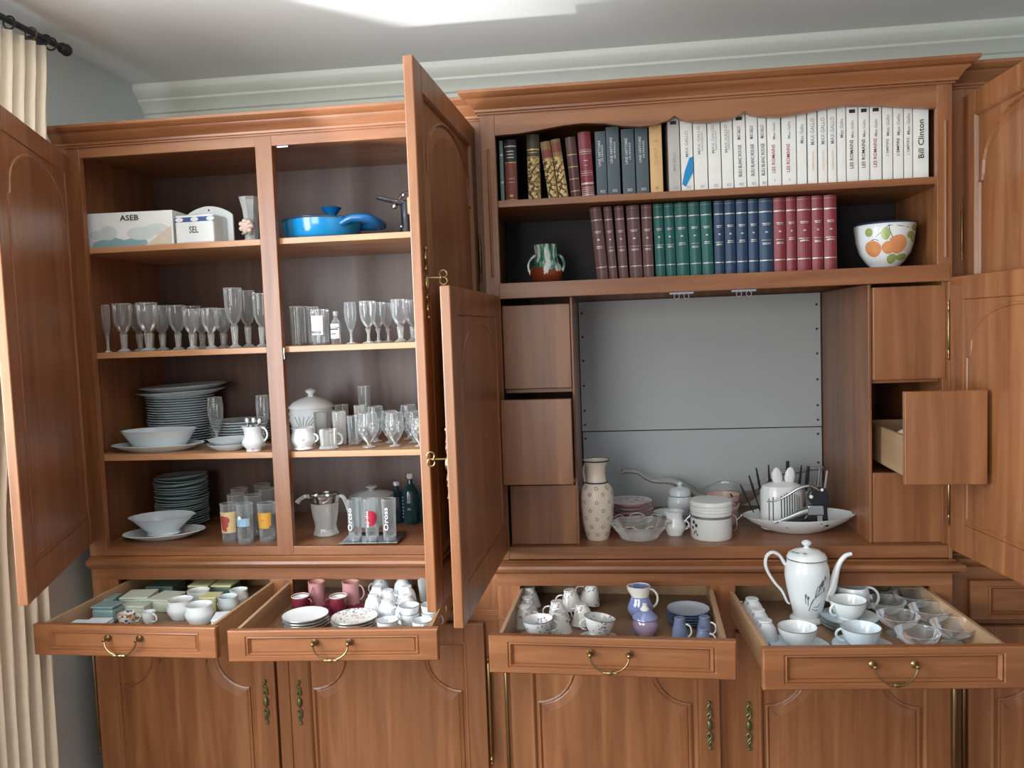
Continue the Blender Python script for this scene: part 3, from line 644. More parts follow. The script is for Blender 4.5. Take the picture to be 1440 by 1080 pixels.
for a, z, s, q in ((-52, .108, .016, .55), (-62, .088, .017, .6), (-52, .08, .014, .8), (-118, .093, .012, 1.4), (-150, .1, .011, 1.1), (-102, .026, .012, 1.1), (-74, .03, .018, .5), (-40, .03, .009, 1), (-10, .06, .012, 1.2)): dot(mb, PP, a, z, s, .0011, 12, q)
mb.build('painted_leaves', GRN, pot)
mb = MB()
for pts in ([(-112, .115), (-120, .105), (-138, .085)], [(-112, .115), (-110, .1), (-104, .08)], [(-146, .078), (-138, .08), (-132, .076)], [(-110, .077), (-104, .082), (-97, .084)], [(-112, .115), (-90, .112), (-70, .108)]): stroke(mb, PP, pts, .0009)
mb.build('painted_stems', IRN, pot)
dv = thing('drip_glaze_vase', 'squat vase with green and white drips over rust brown', 'vase', (-.164, .08, 1.6825))
DP = [(.030, 0), (.034, .004), (.046, .018), (.049, .032), (.044, .05), (.036, .064), (.031, .080), (.032, .096), (.034, .108), (.036, .114)]
mt, nt, b = nmat('drip_glaze'); N = nt.nodes.new; L = nt.links.new
tc = N('ShaderNodeTexCoord'); mp = N('ShaderNodeMapping'); mp.inputs['Scale'].default_value = (55, 55, 9); nz = N('ShaderNodeTexNoise'); nz.inputs['Scale'].default_value = 1.3; nz.inputs['Detail'].default_value = 2
cr = N('ShaderNodeValToRGB'); e = cr.color_ramp.elements; e[0].position = .38; e[0].color = srgb('#1d4a3c'); e[1].position = .62; e[1].color = srgb('#d3ddd6'); q = e.new(.5); q.color = srgb('#4f8a74')
sx = N('ShaderNodeSeparateXYZ'); ad = N('ShaderNodeMath'); ad.operation = 'MULTIPLY_ADD'; ad.inputs[1].default_value = .06; lt = N('ShaderNodeMath'); lt.operation = 'LESS_THAN'; lt.inputs[1].default_value = .072
mx = N('ShaderNodeMix'); mx.data_type = 'RGBA'; mx.inputs[7].default_value = srgb('#7e3b22')
L(tc.outputs['Object'], mp.inputs[0]); L(mp.outputs[0], nz.inputs['Vector']); L(nz.outputs[0], cr.inputs[0]); L(tc.outputs['Object'], sx.inputs[0]); L(nz.outputs[0], ad.inputs[0]); L(sx.outputs[2], ad.inputs[2]); L(ad.outputs[0], lt.inputs[0]); L(lt.outputs[0], mx.inputs[0]); L(cr.outputs[0], mx.inputs[6]); L(mx.outputs[2], b.inputs['Base Color']); b.inputs['Roughness'].default_value = .12
vessel('vase_body', DP, mt, dv, .003, 28, wav=lambda a, j: 1+.05*math.cos(4*a)*(j > 5 and j < 14))
mb = MB(); handle(mb, .03, .028, .085, .022, .004); mb2 = MB()
mb.tube([(-.032, 0, .085), (-.045, 0, .075), (-.054, 0, .055), (-.047, 0, .028)], .004, 7); mb.build('handle', mt, dv, smooth=True)

# ------------------------------------------------------------------ left cupboard, top shelves
Z1 = 1.85
bxx = thing('appliance_box', 'white printed cardboard box with picture, left end of top shelf', 'box', (-1.44, .06, Z1), .04)
MB().box(-.137, .137, 0, .16, 0, .107).build('carton', WHT, bxx, bevel=.0015)
text_mesh('ASEB', .06, .017, 'flat', (.0, -.0015, .089), INK, bxx, bold=.02)
TEA = plain('printed_teal', '#86a9b0', .6, 0, 0, .1, 25); PGY = plain('printed_pale_grey', '#c9d3d2', .6, 0, 0, .08, 30); PBE = plain('printed_beige', '#cbbfae', .6, 0, 0, .1, 30)
MB().add([(x, -.0009, z) for x, z in ((-.125, .003), (.06, .003), (.05, .02), (.02, .03), (-.02, .022), (-.06, .034), (-.09, .026), (-.12, .018))], [tuple(range(8))]).build('printed_picture', TEA, bxx)
mb = MB()
for cx, cz, rx, rz in ((-.07, .045, .028, .022), (-.105, .04, .025, .014), (.035, .04, .045, .02), (.085, .05, .04, .018)): mb.add([(cx+rx*math.cos(t*PI/10), -.0012-.0001*cx, cz+rz*math.sin(t*PI/10)) for t in range(20)], [tuple(range(20))])
mb.build('printed_picture', PGY, bxx)
MB().add([(x, -.0018, z) for x, z in ((.045, .003), (.13, .003), (.132, .06), (.11, .045), (.075, .022))], [tuple(range(5))]).build('printed_picture', PBE, bxx)
sb = thing('salt_box', 'white ceramic salt box with blue band and black lettering', 'box', (-1.227, .055, Z1), -.05)
MB().box(-.066, .060, 0, .085, 0, .088).build('box_body', POR, sb, bevel=.006)
mb = MB(); pts = [(-.085, 0), (.078, 0), (.078, .095)] + [(.078-.163*t/16, .095+.03*math.sin(PI*t/16)**.8) for t in range(1, 16)] + [(-.085, .095)]
mb.loops([[(x, y, z) for x, z in pts] for y in (.087, .096)]).build('back_plate', POR, sb, bevel=.002)
MB().tube([(0, .0865, .112), (0, .0855, .112)], .003, 10).build('hanging_hole', IRN, sb)
MB().box(-.0655, .0595, -.0007, .02, .066, .080).build('blue_band', plain('blue_transfer', '#4a67a0', .3, 0, 0, .3, 160), sb)
mb = MB()
for x in (0.0, .052, -.05): mb.add([(x+.013*math.cos(t*PI/8), -.0012, .073+.0065*math.sin(t*PI/8)) for t in range(16)], [tuple(range(16))])
mb.build('white_cartouche', POR, sb)
text_mesh('SEL', .030, .020, 'flat', (-.004, -.001, .042), INK, sb, bold=.01)
gv = thing('crystal_vase', 'fluted crystal vase with pink china rose against the divider', 'vase', (-1.073, .11, Z1))
vessel('vase_body', [(.024, 0), (.026, .003), (.020, .012), (.022, .035), (.021, .07), (.024, .1), (.033, .138)], GLC, gv, .002, 24, wav=lambda a, j: 1+.05*math.cos(8*a))
mb = MB(); 
for ring, (rr, sz, n_) in enumerate(((.016, .009, 7), (.008, .008, 5), (.0, .006, 1))):
    for i in range(n_):
        t = 2*PI*i/n_+ring; mb.ball((rr*math.cos(t)-.004, -.027-ring*.003, .048+rr*math.sin(t)), sz, 8, .8)
mb.build('rose', PNKC, gv, smooth=True)
mb = MB()
for t in (0.6, 2.4, 4.2, 5.2): mb.ball((.02*math.cos(t)-.004, -.024, .045+.022*math.sin(t)), .008, 8, .5)
mb.build('leaves', plain('china_leaf', '#8a9a7a', .3), gv, smooth=True)
pan = thing('saute_pan', 'bright blue enamel pan with lid on the right top shelf', 'pan', (-.868, .175, 1.8495))
vessel('pan_body', [(.098, 0), (.106, .003), (.114, .012), (.119, .05), (.121, .062)], BLU, pan, .004, 40)
MB().lathe([(.123, .062), (.124, .065), (.118, .067), (.08, .070), (.03, .071), (.001, .071)], 40, cap0=False).build('lid', BLUD, pan, smooth=True)
MB().lathe([(.1225, .0605), (.125, .063), (.1225, .0655)], 40, cap0=False).build('steel_rim', STL, pan, smooth=True)
MB().lathe([(.016, .070), (.015, .078), (.018, .085), (.030, .100), (.033, .103), (.030, .105), (.001, .104)], 20, (.03, 0, 0)).build('lid_knob', BLUD, pan, smooth=True)
mb = MB(); mb.tube([(.085, -.075, .045), (.12, -.08, .058), (.165, -.07, .056), (.185, -.04, .045), (.19, 0, .042), (.165, .03, .045), (.11, .04, .045)], [.012, .014, .016, .017, .016, .014, .012], 10, .9); mb.build('handle', BLUD, pan, smooth=True)
MB().ball((-.02, -.113, .03), .004, 8).build('rivet', STL, pan, smooth=True)
gd = thing('lever_gadget', 'chrome and black lever kitchen tool standing beside the blue pan', 'kitchen tool', (-.585, .12, 1.8495))
MB().loops([rect(-.018, .012, 0, .004, -.012)[::1], ]) if False else None
MB().lathe([(.022, 0), (.022, .02), (.018, .028), (.017, .06), (.019, .098), (.015, .104)], 16, cap1=True).build('column', BLK, gd, smooth=True)
mb = MB(); mb.tube([(-.005, -.003, .092), (-.04, -.006, .104), (-.088, -.01, .116)], [.012, .011, .008], 10, .6); mb.build('lever_arm', BLK, gd, smooth=True)
MB().tube([(-.002, -.009, .098), (-.045, -.012, .110), (-.088, -.014, .122)], [.008, .007, .003], 8, .45).build('chrome_strip', STL, gd, smooth=True)
mb = MB(); mb.tube([(-.02, 0, .112), (-.005, -.002, .127), (.03, -.003, .132)], .005, 8); mb.ball((-.004, -.01, .12), .007); mb.build('top_clamp', STL, gd, smooth=True)
MB().box(.008, .034, -.022, .012, .06, .112).build('wooden_block', SHW, gd, bevel=.003)
MB().ball((-.012, -.0205, .025), .005).ball((-.034, -.008, .088), .009).build('chrome_button', STL, gd, smooth=True)

# ------------------------------------------------------------------ glassware on the second shelves
def stem(r, h, kind='wine'):
    if kind == 'wine': pr = [(r*.8, 0), (r*.78, .002), (.006, .007), (.0045, .016), (.0045, .03), (.009, h*.34), (.006, h*.38), (r*.5, h*.43), (r*.85, h*.56), (r*.97, h*.75), (r, h)]
    elif kind == 'flute': pr = [(r*.95, 0), (r*.9, .002), (.005, .006), (.0038, .02), (.0042, h*.28), (r*.45, h*.36), (r*.85, h*.58), (r*.95, h*.8), (r*.85, h)]
    elif kind == 'thick': pr = [(r*.75, 0), (r*.72, .003), (r*.3, .010), (r*.32, .022), (r*.42, h*.36), (r*.3, h*.4), (r*.62, h*.46), (r*.9, h*.6), (r, h)]
    elif kind == 'tulip': pr = [(r*.62, 0), (r*.6, .002), (.006, .006), (.006, .012), (r*.55, h*.24), (r*.98, h*.5), (r*.92, h*.75), (r*.8, h)]
    elif kind == 'tumbler': pr = [(r*.86, 0), (r*.88, .002), (r*.9, .01), (r, h)]
    return pr
def glassware(name, label, cat, loc, r, h, kind, mat, group, wav=None, bumps=False, parts=True):
    t = thing(name, label, cat, loc, random.uniform(0, 3), group)
    pr = stem(r, h, kind)
    if kind == 'tumbler':
        MB().lathe(pr, 20, cap0=True, wav=wav).lathe([(r*.84, .008), (.001, .008)], 20, cap0=False).build('glass_body', mat, t, smooth=True)
        MB().lathe([(r*1.0, h-.0012), (r*1.025, h), (r*.98, h+.0008)], 20, cap0=False).build('rim', GLC, t, smooth=True)
    else:
        k = next(i for i, (rr, z) in enumerate(pr) if z > h*.37) if kind != 'tulip' else 4
        MB().lathe(pr[k-1:], 20, wav=wav).build('bowl', mat, t, smooth=True)
        MB().lathe(pr[:k], 14).build('stem', GLC, t, smooth=True)
        MB().lathe([(pr[-1][0], h-.0012), (pr[-1][0]+.0006, h), (pr[-1][0]-.0006, h+.0008)], 20, cap0=False).build('rim', GLC, t, smooth=True)
    if bumps:
        mb = MB()
        for j in range(4):
            for i in range(12): dot(mb, pr, i*30+15*j, h*(.42+.12*j), .004, .0015, 6)
        mb.build('cut_facets', GLC, t)
    return t
G2 = 'stemmed glasses on the second left shelf'; z2 = 1.5285
lab2 = {0: 'thin liqueur flute at the left end of the glass shelf', 14: 'tallest fluted goblet, front one beside the divider', 15: 'tall fluted goblet behind the tallest, near the divider', 16: 'tall goblet half hidden by the divider'}
GG = [(-1.539, .06, .013, .147), (-1.500, .085, .028, .150), (-1.511, .19, .028, .15), (-1.415, .08, .031, .150), (-1.524, .28, .028, .150), (-1.465, .25, .028, .148), (-1.418, .165, .027, .142), (-1.356, .15, .026, .141), (-1.343, .225, .026, .14), (-1.277, .09, .024, .125), (-1.285, .17, .025, .127), (-1.212, .085, .026, .125), (-1.26, .27, .026, .13), (-1.215, .17, .025, .126), (-1.137, .09, .027, .184), (-1.13, .17, .027, .179), (-1.065, .125, .024, .166)]
for i, (x, y, r, h) in enumerate(GG):
    row = 'front row' if y < .12 else 'middle row' if y < .21 else 'back row'
    siz = 'small' if h < .135 else 'large'
    cnt = [j for j, g in enumerate(GG) if j not in lab2 and (g[3] < .135) == (h < .135) and (g[1] < .12, g[1] < .21) == (y < .12, y < .21)]
    cnt.sort(key=lambda j: GG[j][0])
    lb = lab2.get(i) or f'{siz} faceted wine glass, {ORD[cnt.index(i)]} from the left in the {row}'
    glassware('wine_glass', lb, 'glass', (x, y, z2), r, h, 'flute' if i == 0 else 'thick', GL, G2, wav=lambda a, j: 1+.03*math.cos(9*a))
G3 = 'glasses on the second shelf right of the divider'
for i, (x, y, r, h) in enumerate([(-.938, .09, .018, .120), (-.948, .17, .019, .122), (-.899, .13, .019, .118)]):
    glassware('tumbler', ['plain tall tumbler nearest the divider, front', 'plain tall tumbler nearest the divider, behind', 'plain tall tumbler left of the labelled one'][i], 'glass', (x, y, z2), r, h, 'tumbler', GL, G3)
t = glassware('tumbler', 'clear tumbler with square white paper label and blue print', 'glass', (-.856, .075, z2), .027, .107, 'tumbler', GL, G3); t.rotation_euler = (0, 0, 0)
pr = stem(.027, .107, 'tumbler'); mb = MB(); patch(mb, pr, -150, -55, .03, .088, .001); mb.build('paper_label', WHT, t)
mb = MB(); [patch(mb, pr, -145+i*13, -137+i*13, .036-.0004*i, .042, .0016, 2, 1) for i in range(6)]; mb.build('label_print', DKB, t)
fl = thing('small_bottle', 'small clear flask with white label beside the labelled tumbler', 'bottle', (-.811, .085, z2))
FP = [(.014, 0), (.016, .003), (.016, .062), (.011, .072), (.006, .078), (.0055, .092), (.007, .096)]
MB().lathe(FP, 18).build('bottle_body', GL, fl, smooth=True); MB().lathe([(.0075, .088), (.0075, .1), (.001, .1)], 12).build('stopper', GLC, fl, smooth=True)
mb = MB(); patch(mb, FP, -150, -40, .018, .05, .001); patch(mb, FP, -150, -40, .052, .062, .001); mb.build('paper_label', WHT, fl); mb = MB(); patch(mb, FP, -140, -55, .044, .048, .0016); patch(mb, FP, -130, -75, .03, .033, .0016); mb.build('label_print', INK, fl)
for i, (x, y, r, h, k) in enumerate([(-.766, .09, .0195, .125, 'flute'), (-.706, .07, .024, .126, 'wine'), (-.694, .135, .024, .124, 'wine'), (-.68, .20, .024, .123, 'wine'), (-.612, .09, .026, .128, 'thick'), (-.59, .16, .026, .127, 'thick')]):
    glassware('wine_glass', ['slender ribbed flute alone between bottle and wine glasses', 'ribbed thin-stemmed wine glass, front of the row of three', 'ribbed thin-stemmed wine glass, middle of the row of three', 'ribbed thin-stemmed wine glass, rear of the row of three', 'thick-stemmed goblet in front by the tall door', 'thick-stemmed goblet behind by the tall door'][i], 'glass', (x, y, z2), r, h, k, GL, G3, wav=lambda a, j: 1+.025*math.cos(12*a))

# ------------------------------------------------------------------ china, third shelf left
z3 = 1.209
def stack(n, x, y, z, r, pitch, hh, mat, lab, group, rim=None, jit=.002, tilt=0, name='plate'):
    base = MB().lathe(plate_prof(r, hh), 36).build(name, mat, smooth=True)
    ri = None
    if rim: ri = MB().lathe([(r*.99, hh-.001), (r*1.004, hh+.0008), (r*.99, hh+.0026), (r*.96, hh+.0014)], 36, cap0=False).build('coloured_rim', rim, base, smooth=True)
    for i in range(n):
        o = base
        if i:
            o = cloned(base)
            if ri: c = ri.copy(); COL.objects.link(c); c.parent = o
        o.location = (x+random.uniform(-jit, jit)+math.tan(tilt)*pitch*i*.0, y+random.uniform(-jit, jit), z+pitch*i)
        o.rotation_euler = (0, -tilt*i/max(1, n-1), random.uniform(0, 6))
        k = 'bottom plate' if i == 0 else 'top plate' if i == n-1 else f'{ORD[i]} plate from the bottom'
        tag(o, f'{lab}, {k}', 'plate', group)
    return base
stack(19, -1.447, .31, z3, .113, .0082, .012, PORB, 'white plate in the tall stack behind the bowl', 'plates in the tall stack on the third shelf')
for i in range(2):
    o = MB().lathe(plate_prof(.142, .02), 40, wav=lambda a, j: 1+.012*math.cos(12*a) if 3 < j < 7 else 1).build('serving_plate', PORB, smooth=True)
    mk('serving_plate', ['lower wide wavy-edged plate laid on the tall stack', 'upper wide wavy-edged plate on top of the tall stack'][i], 'plate', o, (-1.435+i*.008, .295, z3+.158+i*.0185), 'wide plates on the tall stack', (0, -.03, .3*i))
o = MB().lathe(plate_prof(.150, .022), 40, sx=1, sy=.55).build('platter', PORB, smooth=True)
mk('platter', 'oval white platter under the deep bowl, third shelf', 'platter', o, (-1.425, .112, z3), None, (0, 0, .05))
sbw = vessel('serving_bowl', [(.075, 0), (.078, .003), (.082, .008), (.10, .032), (.118, .058), (.122, .062)], PORB, None, .004, 36, sy=.66, wav=lambda a, j: 1+.01*math.cos(10*a) if 3 < j < 8 else 1)
mk('serving_bowl', 'deep white serving bowl standing on the oval platter', 'bowl', sbw, (-1.42, .112, z3+.0065))
stack(8, -1.222, .285, z3, .103, .0088, .012, PORB, 'white plate in the short stack by the divider', 'plates in the short stack on the third shelf')
for i in range(2):
    o = vessel('shallow_dish', [(.035, 0), (.04, .002), (.055, .012), (.068, .021), (.0695, .023)], PORB, None, .003, 32)
    mk('shallow_dish', ['lower shallow white dish in front of the short plate stack', 'upper shallow white dish in front of the short plate stack'][i], 'dish', o, (-1.18+.004*i, .10, z3+.0005+i*.0135), 'shallow dishes by the white jug')
for i, (x, y, r) in enumerate(((-1.253, .165, .026), (-1.106, .19, .022))):
    glassware('champagne_flute', ['tulip flute left of the cutlery jug', 'tulip flute right behind the cutlery jug'][i], 'glass', (x, y, z3), r, .162, 'flute', GL, 'flutes on the third shelf')
def jug(name, label, loc, prof, mat, rz=0, hx=.03, hz=(.03, .07), ho=.022, sp=True, group=None, cat='jug', hr=.003, smat=None):
    t = thing(name, label, cat, loc, rz, group)
    n = len(prof); top = prof[-1][1]
    def wv(a, j):
        jj = j if j < n else 2*n-1-j
        k = max(0, (prof[min(jj, n-1)][1]/top-.72)/.28)
        return 1+(.3*k*max(0, math.cos(a-PI))**7 if sp else 0)
    vessel('jug_body', prof, mat, t, .0022, 28, wav=wv)
    mb = MB(); handle(mb, hx, hz[0], hz[1], ho, hr); mb.build('handle', smat or mat, t, smooth=True)
    return t
j = jug('cream_jug', 'white rose-sprigged jug holding cutlery by the divider', (-1.083, .062, z3), [(.022, 0), (.024, .003), (.022, .008), (.034, .022), (.035, .032), (.027, .05), (.026, .066), (.030, .078)], BUD, 0, .025, (.03, .074), .02)
for i, (dx, dy, a, b, mt_) in enumerate(((-.008, .0, -.25, .06, STL), (.0, .004, -.05, -.04, BLK), (.006, -.002, .12, .1, STL), (.008, .006, .35, -.1, BLK), (.0, -.006, .5, .05, STL))):
    q = thing('teaspoon', ['steel spoon leaning left in the white jug', 'black-handled spoon upright in the white jug', 'steel spoon near the middle of the white jug', 'black-handled knife leaning right in the white jug', 'steel spoon leaning far right in the white jug'][i], 'cutlery', (-1.083+dx*.3, .062+dy*.3, z3+.006), 0, 'cutlery in the white jug', (b, a*.55, 0))
    MB().tube([(0, 0, 0), (0, 0, .05), (0, 0, .085)], [.0015, .0018, .003], 6, .6).build('shaft', mt_, q, smooth=True); MB().ball((0, 0, .091), .006, 8, 1.4).build('tip', STL if i % 2 else POR, q, smooth=True)
# third shelf right
z4 = 1.213
tu = thing('tureen', 'white lidded tureen behind the sprigged sugar bowl', 'tureen', (-.968, .26, z4))
TP = [(.04, 0), (.045, .004), (.04, .01), (.062, .035), (.072, .07), (.070, .105), (.073, .11)]
vessel('tureen_body', TP, POR, tu, .004, 32); MB().lathe([(.075, .11), (.074, .114), (.06, .128), (.035, .14), (.012, .146), (.008, .152), (.016, .160), (.018, .166), (.006, .172), (.001, .173)], 32).build('lid', POR, tu, smooth=True)
mb = MB(); handle(mb, .07, .06, .095, .016, .004); mb.tube([(-.07, 0, .06), (-.088, 0, .078), (-.07, 0, .095)], .004, 7); mb.build('handle', POR, tu, smooth=True)
mb = MB(); [stroke(mb, TP, [(-95+5*i, .05), (-92+9*i, .07), (-90+14*i, .085)], .0012) for i in range(-2, 4)]; mb.build('painted_sprig', plain('painted_grey_green', '#7d8b74', .3), tu)
def pot2(name, label, cat, loc, prof, mat, hs=((1,), ), hr=.003, sc=1, rz=0, group=None, lid=None):
    t = thing(name, label, cat, loc, rz, group); vessel('bowl_body', prof, mat, t, .0025, 28)
    return t
t = pot2('sugar_bowl', 'white rose-sprigged pot without lid at the divider, third shelf', 'bowl', (-.925, .062, z4), [(.028, 0), (.03, .003), (.026, .008), (.037, .022), (.039, .034), (.033, .05), (.032, .06), (.035, .066)], BUD)
mb = MB(); handle(mb, .034, .022, .045, .013, .003); mb.build('handle', BUD, t, smooth=True)
t = thing('glass_mug', 'pressed glass mug with handle at the shelf edge', 'mug', (-.846, .065, z4))
GP = [(.028, 0), (.029, .003), (.024, .008), (.025, .03), (.027, .058)]
MB().lathe(GP, 20, wav=lambda a, j: 1+.035*math.cos(10*a)).build('mug_body', GLC, t, smooth=True); mb = MB(); handle(mb, .026, .012, .046, .018, .003); mb.build('handle', GLC, t, smooth=True)
G4 = 'tumblers on the third shelf right'
for i, (x, y, r, h, mt_, lb) in enumerate([(-.838, .15, .0215, .103, GLC, 'cut-pattern tumbler behind the glass mug'), (-.786, .135, .021, .090, GL, 'plain tumbler right of the cut-pattern tumbler'), (-.866, .26, .022, .115, GL, 'rear plain tumbler behind the cut-pattern tumbler'), (-.79, .22, .021, .115, GLC, 'faceted tumbler behind the plain tumbler'), (-.905, .17, .022, .10, GLF, 'frosted tumbler between sugar bowl and mug')]):
    glassware('tumbler', lb, 'glass', (x, y, z4), r, h, 'tumbler', mt_, G4, wav=lambda a, j: 1+.02*math.cos(10*a))
glassware('tall_glass', 'tallest footed glass standing at the back of third shelf', 'glass', (-.80, .30, z4), .021, .172, 'thick', GL, G4)
G5 = 'cut crystal goblets on the third shelf'
for i, (x, y, r, h) in enumerate([(-.722, .075, .032, .104), (-.643, .085, .029, .102), (-.60, .155, .028, .098), (-.563, .07, .025, .086), (-.735, .20, .029, .112), (-.64, .25, .029, .11), (-.68, .165, .028, .10)]):
    glassware('crystal_goblet', ['cut crystal goblet, leftmost in the front row', 'cut crystal goblet, middle of the front row', 'cut crystal goblet behind the smallest one by the door', 'smallest cut crystal goblet next to the tall door', 'tall cut goblet at the back left', 'tall cut goblet at the back right', 'cut goblet standing between the two rows'][i], 'glass', (x, y, z4), r, h, 'tulip', GL if i > 3 else GLF if False else GL, G5, wav=lambda a, j: 1+.02*math.cos(8*a), bumps=True)

# ------------------------------------------------------------------ bottom shelf left
z5 = .9275
stack(22, -1.462, .30, z5, .088, .0075, .011, plain('pale_teal_plate', '#a9c0c4', .25, 0, 0, .03), 'pale blue plate in the lower stack', 'pale plates in the stack on the bottom shelf', tilt=.06)
o = MB().lathe(plate_prof(.132, .02), 40, sy=.62).build('platter', POR, smooth=True)
mk('platter', 'oval white platter under the leaf-shaped bowl, bottom shelf', 'platter', o, (-1.425, .115, z5), None, (0, -.03, .1))
o = vessel('sauce_bowl', [(.05, 0), (.055, .003), (.05, .01), (.072, .03), (.09, .05), (.102, .060)], PORB, None, .003, 36, sx=1, sy=.66, wav=lambda a, j: 1+(.05*math.cos(2*a)+.02*math.cos(4*a) if 3 < j < 8 else 0))
mk('sauce_bowl', 'leaf-shaped white bowl on the lower oval platter', 'bowl', o, (-1.43, .12, z5+.011), None, (.05, -.02, .05))
YEL = plain('yellow_print', '#cf9a3c', .4, 0, 0, .15, 60); RDP = plain('red_print', '#a8463c', .4, 0, 0, .2, 80); LBL = plain('pale_blue_print', '#8fb3cc', .4); CRE = plain('cream_print', '#d3bd8c', .5, 0, 0, .1)
def printed(x, y, r, h, lb, prints):
    t = glassware('printed_tumbler', lb, 'glass', (x, y, z5), r, h, 'tumbler', GL, 'printed tumblers on the bottom shelf'); t.rotation_euler = (0, 0, 0); pr = stem(r, h, 'tumbler')
    for nm, mt_, L in prints:
        mb = MB()
        for q in L:
            if len(q) == 4: patch(mb, pr, *q, .0008)
            else: dot(mb, pr, q[0], q[1], q[2], .0014, 10, q[3] if len(q) > 4 else 1)
        mb.build(nm, mt_, t)
printed(-1.180, .07, .027, .118, 'tumbler with red figure on cream, left of the three front ones', [('printed_band', CRE, [(-160, -20, .03, .095)]), ('printed_figure', RDP, [(-112, .07, .014), (-100, .056, .012), (-90, .07, .012), (-112, .045, .007), (-96, .04, .006)])])
printed(-1.118, .045, .025, .122, 'tumbler with white ears and pale blue band, middle front', [('printed_band', LBL, [(-150, -35, .055, .08)]), ('printed_ears', WHT, [(-115, .092, .004, 0, 2.6), (-98, .092, .004, 0, 2.6), (-106, .082, .006)])])
printed(-1.058, .07, .027, .118, 'tumbler with orange pot print, right front against the divider', [('printed_pot', YEL, [(-160, -40, .05, .092), (-145, -55, .043, .05)]), ('printed_smile', RDP, [(-115, -85, .068, .0705), (-150, -145, .05, .09)])])
for i, (x, y) in enumerate(((-1.20, .16), (-1.135, .145), (-1.235, .26), (-1.135, .25), (-1.185, .33))):
    glassware('tumbler', ['plain tumbler behind the red figure tumbler', 'plain tumbler behind the blue band tumbler', 'plain tumbler, rear left of the bottom shelf group', 'plain tumbler, rear right of the bottom shelf group', 'rearmost plain tumbler on the bottom shelf'][i], 'glass', (x, y, z5), .027, .128, 'tumbler', GL, 'plain tumblers on the bottom shelf')
# bottom shelf right
t = thing('glass_pitcher', 'pressed glass pitcher with chrome collar on the bottom shelf', 'pitcher', (-.895, .14, z5))
MB().lathe([(.036, 0), (.040, .004), (.036, .012), (.032, .03), (.040, .07), (.043, .11), (.045, .12)], 28, wav=lambda a, j: 1+.04*math.cos(7*a)).build('pitcher_body', GLC, t, smooth=True)
MB().lathe([(.0455, .105), (.047, .107), (.047, .128), (.044, .130), (.042, .126)], 28, cap0=False).build('chrome_collar', STL, t, smooth=True)
mb = MB(); mb.tube([(-.044, 0, .118), (-.06, -.002, .124), (-.082, -.004, .112), (-.088, -.004, .104)], [.007, .006, .006, .009], 8); mb.build('spout', GLC, t, smooth=True)
mb = MB(); mb.tube([(.044, 0, .122), (.062, 0, .118), (.078, 0, .07), (.088, 0, .02)], [.004, .007, .006, .003], 8); mb.build('handle', GLC, t, smooth=True)
t = thing('lidded_pot', 'glass casserole with domed lid and knob behind the tray', 'pot', (-.78, .27, z5))
vessel('pot_body', [(.06, 0), (.066, .006), (.070, .04), (.072, .095)], GLF, t, .003, 28); MB().lathe([(.074, .095), (.07, .102), (.04, .110), (.01, .114), (.008, .118), (.018, .124), (.019, .128), (.001, .13)], 28).build('lid', GLF, t, smooth=True)
tr = thing('tray', 'small square steel tray under three lettered glasses', 'tray', (-.72, .068, z5), .03)
ls = [[(sx*(.088+a), sy*(.066+a), z) for sx, sy in ((-1, -1), (1, -1), (1, 1), (-1, 1))] for a, z in ((-.02, 0), (-.018, .0), (0, .007), (.002, .008), (.0, .009), (-.018, .002))]
MB().loops(ls).build('tray_body', STL, tr, bevel=.001)
for i, x in enumerate((-.775, -.722, -.667)):
    t = glassware('lettered_tumbler', ['white-lettered tumbler at the left of the tray', 'tumbler with round red badge in the middle of the tray', 'white-lettered tumbler at the right of the tray'][i], 'glass', (x, .062, z5+.0025), .0215, .125, 'tumbler', GL, 'lettered tumblers on the tray'); t.rotation_euler = (0, 0, 0)
    if i == 1:
        pr = stem(.0215, .125, 'tumbler'); mb = MB(); dot(mb, pr, -80, .07, .019, .0008, 20, 1.25); mb.build('red_badge', plain('red_badge_print', '#b0243c', .35), t)
        text_mesh('apdo', .05, .011, 'up', (-.006, -.0236, .068), WHT, t, bold=.02)
    else: text_mesh('Oross' if i else 'Orcso', .07, .014, 'up', (-.004 if i else -.008, -.0236, .068), WHT, t, bold=.01)
for i, (x, y, h) in enumerate(((-.705, .30, .135), (-.652, .28, .165), (-.602, .30, .14))):
    t = thing('glass_decanter', ['dark teal bottle with beaded edge behind the tray', 'dark teal bottle with clear stopper behind the tray', 'dark teal bottle half hidden by the tall door'][i], 'bottle', (x, y, z5), 0, 'teal bottles on the bottom shelf')
    MB().lathe([(.024, 0), (.026, .004), (.026, h*.62), (.018, h*.72), (.008, h*.8), (.008, h*.9)], 20).build('bottle_body', GLT, t, smooth=True); MB().lathe([(.007, h*.9), (.010, h*.93), (.009, h), (.001, h+.002)], 12).build('stopper', GLC, t, smooth=True)
    mb = MB(); [mb.ball((-.0265, 0, .02+k*.011), .0028, 6) for k in range(7)]; mb.build('beading', GLC, t, smooth=True)

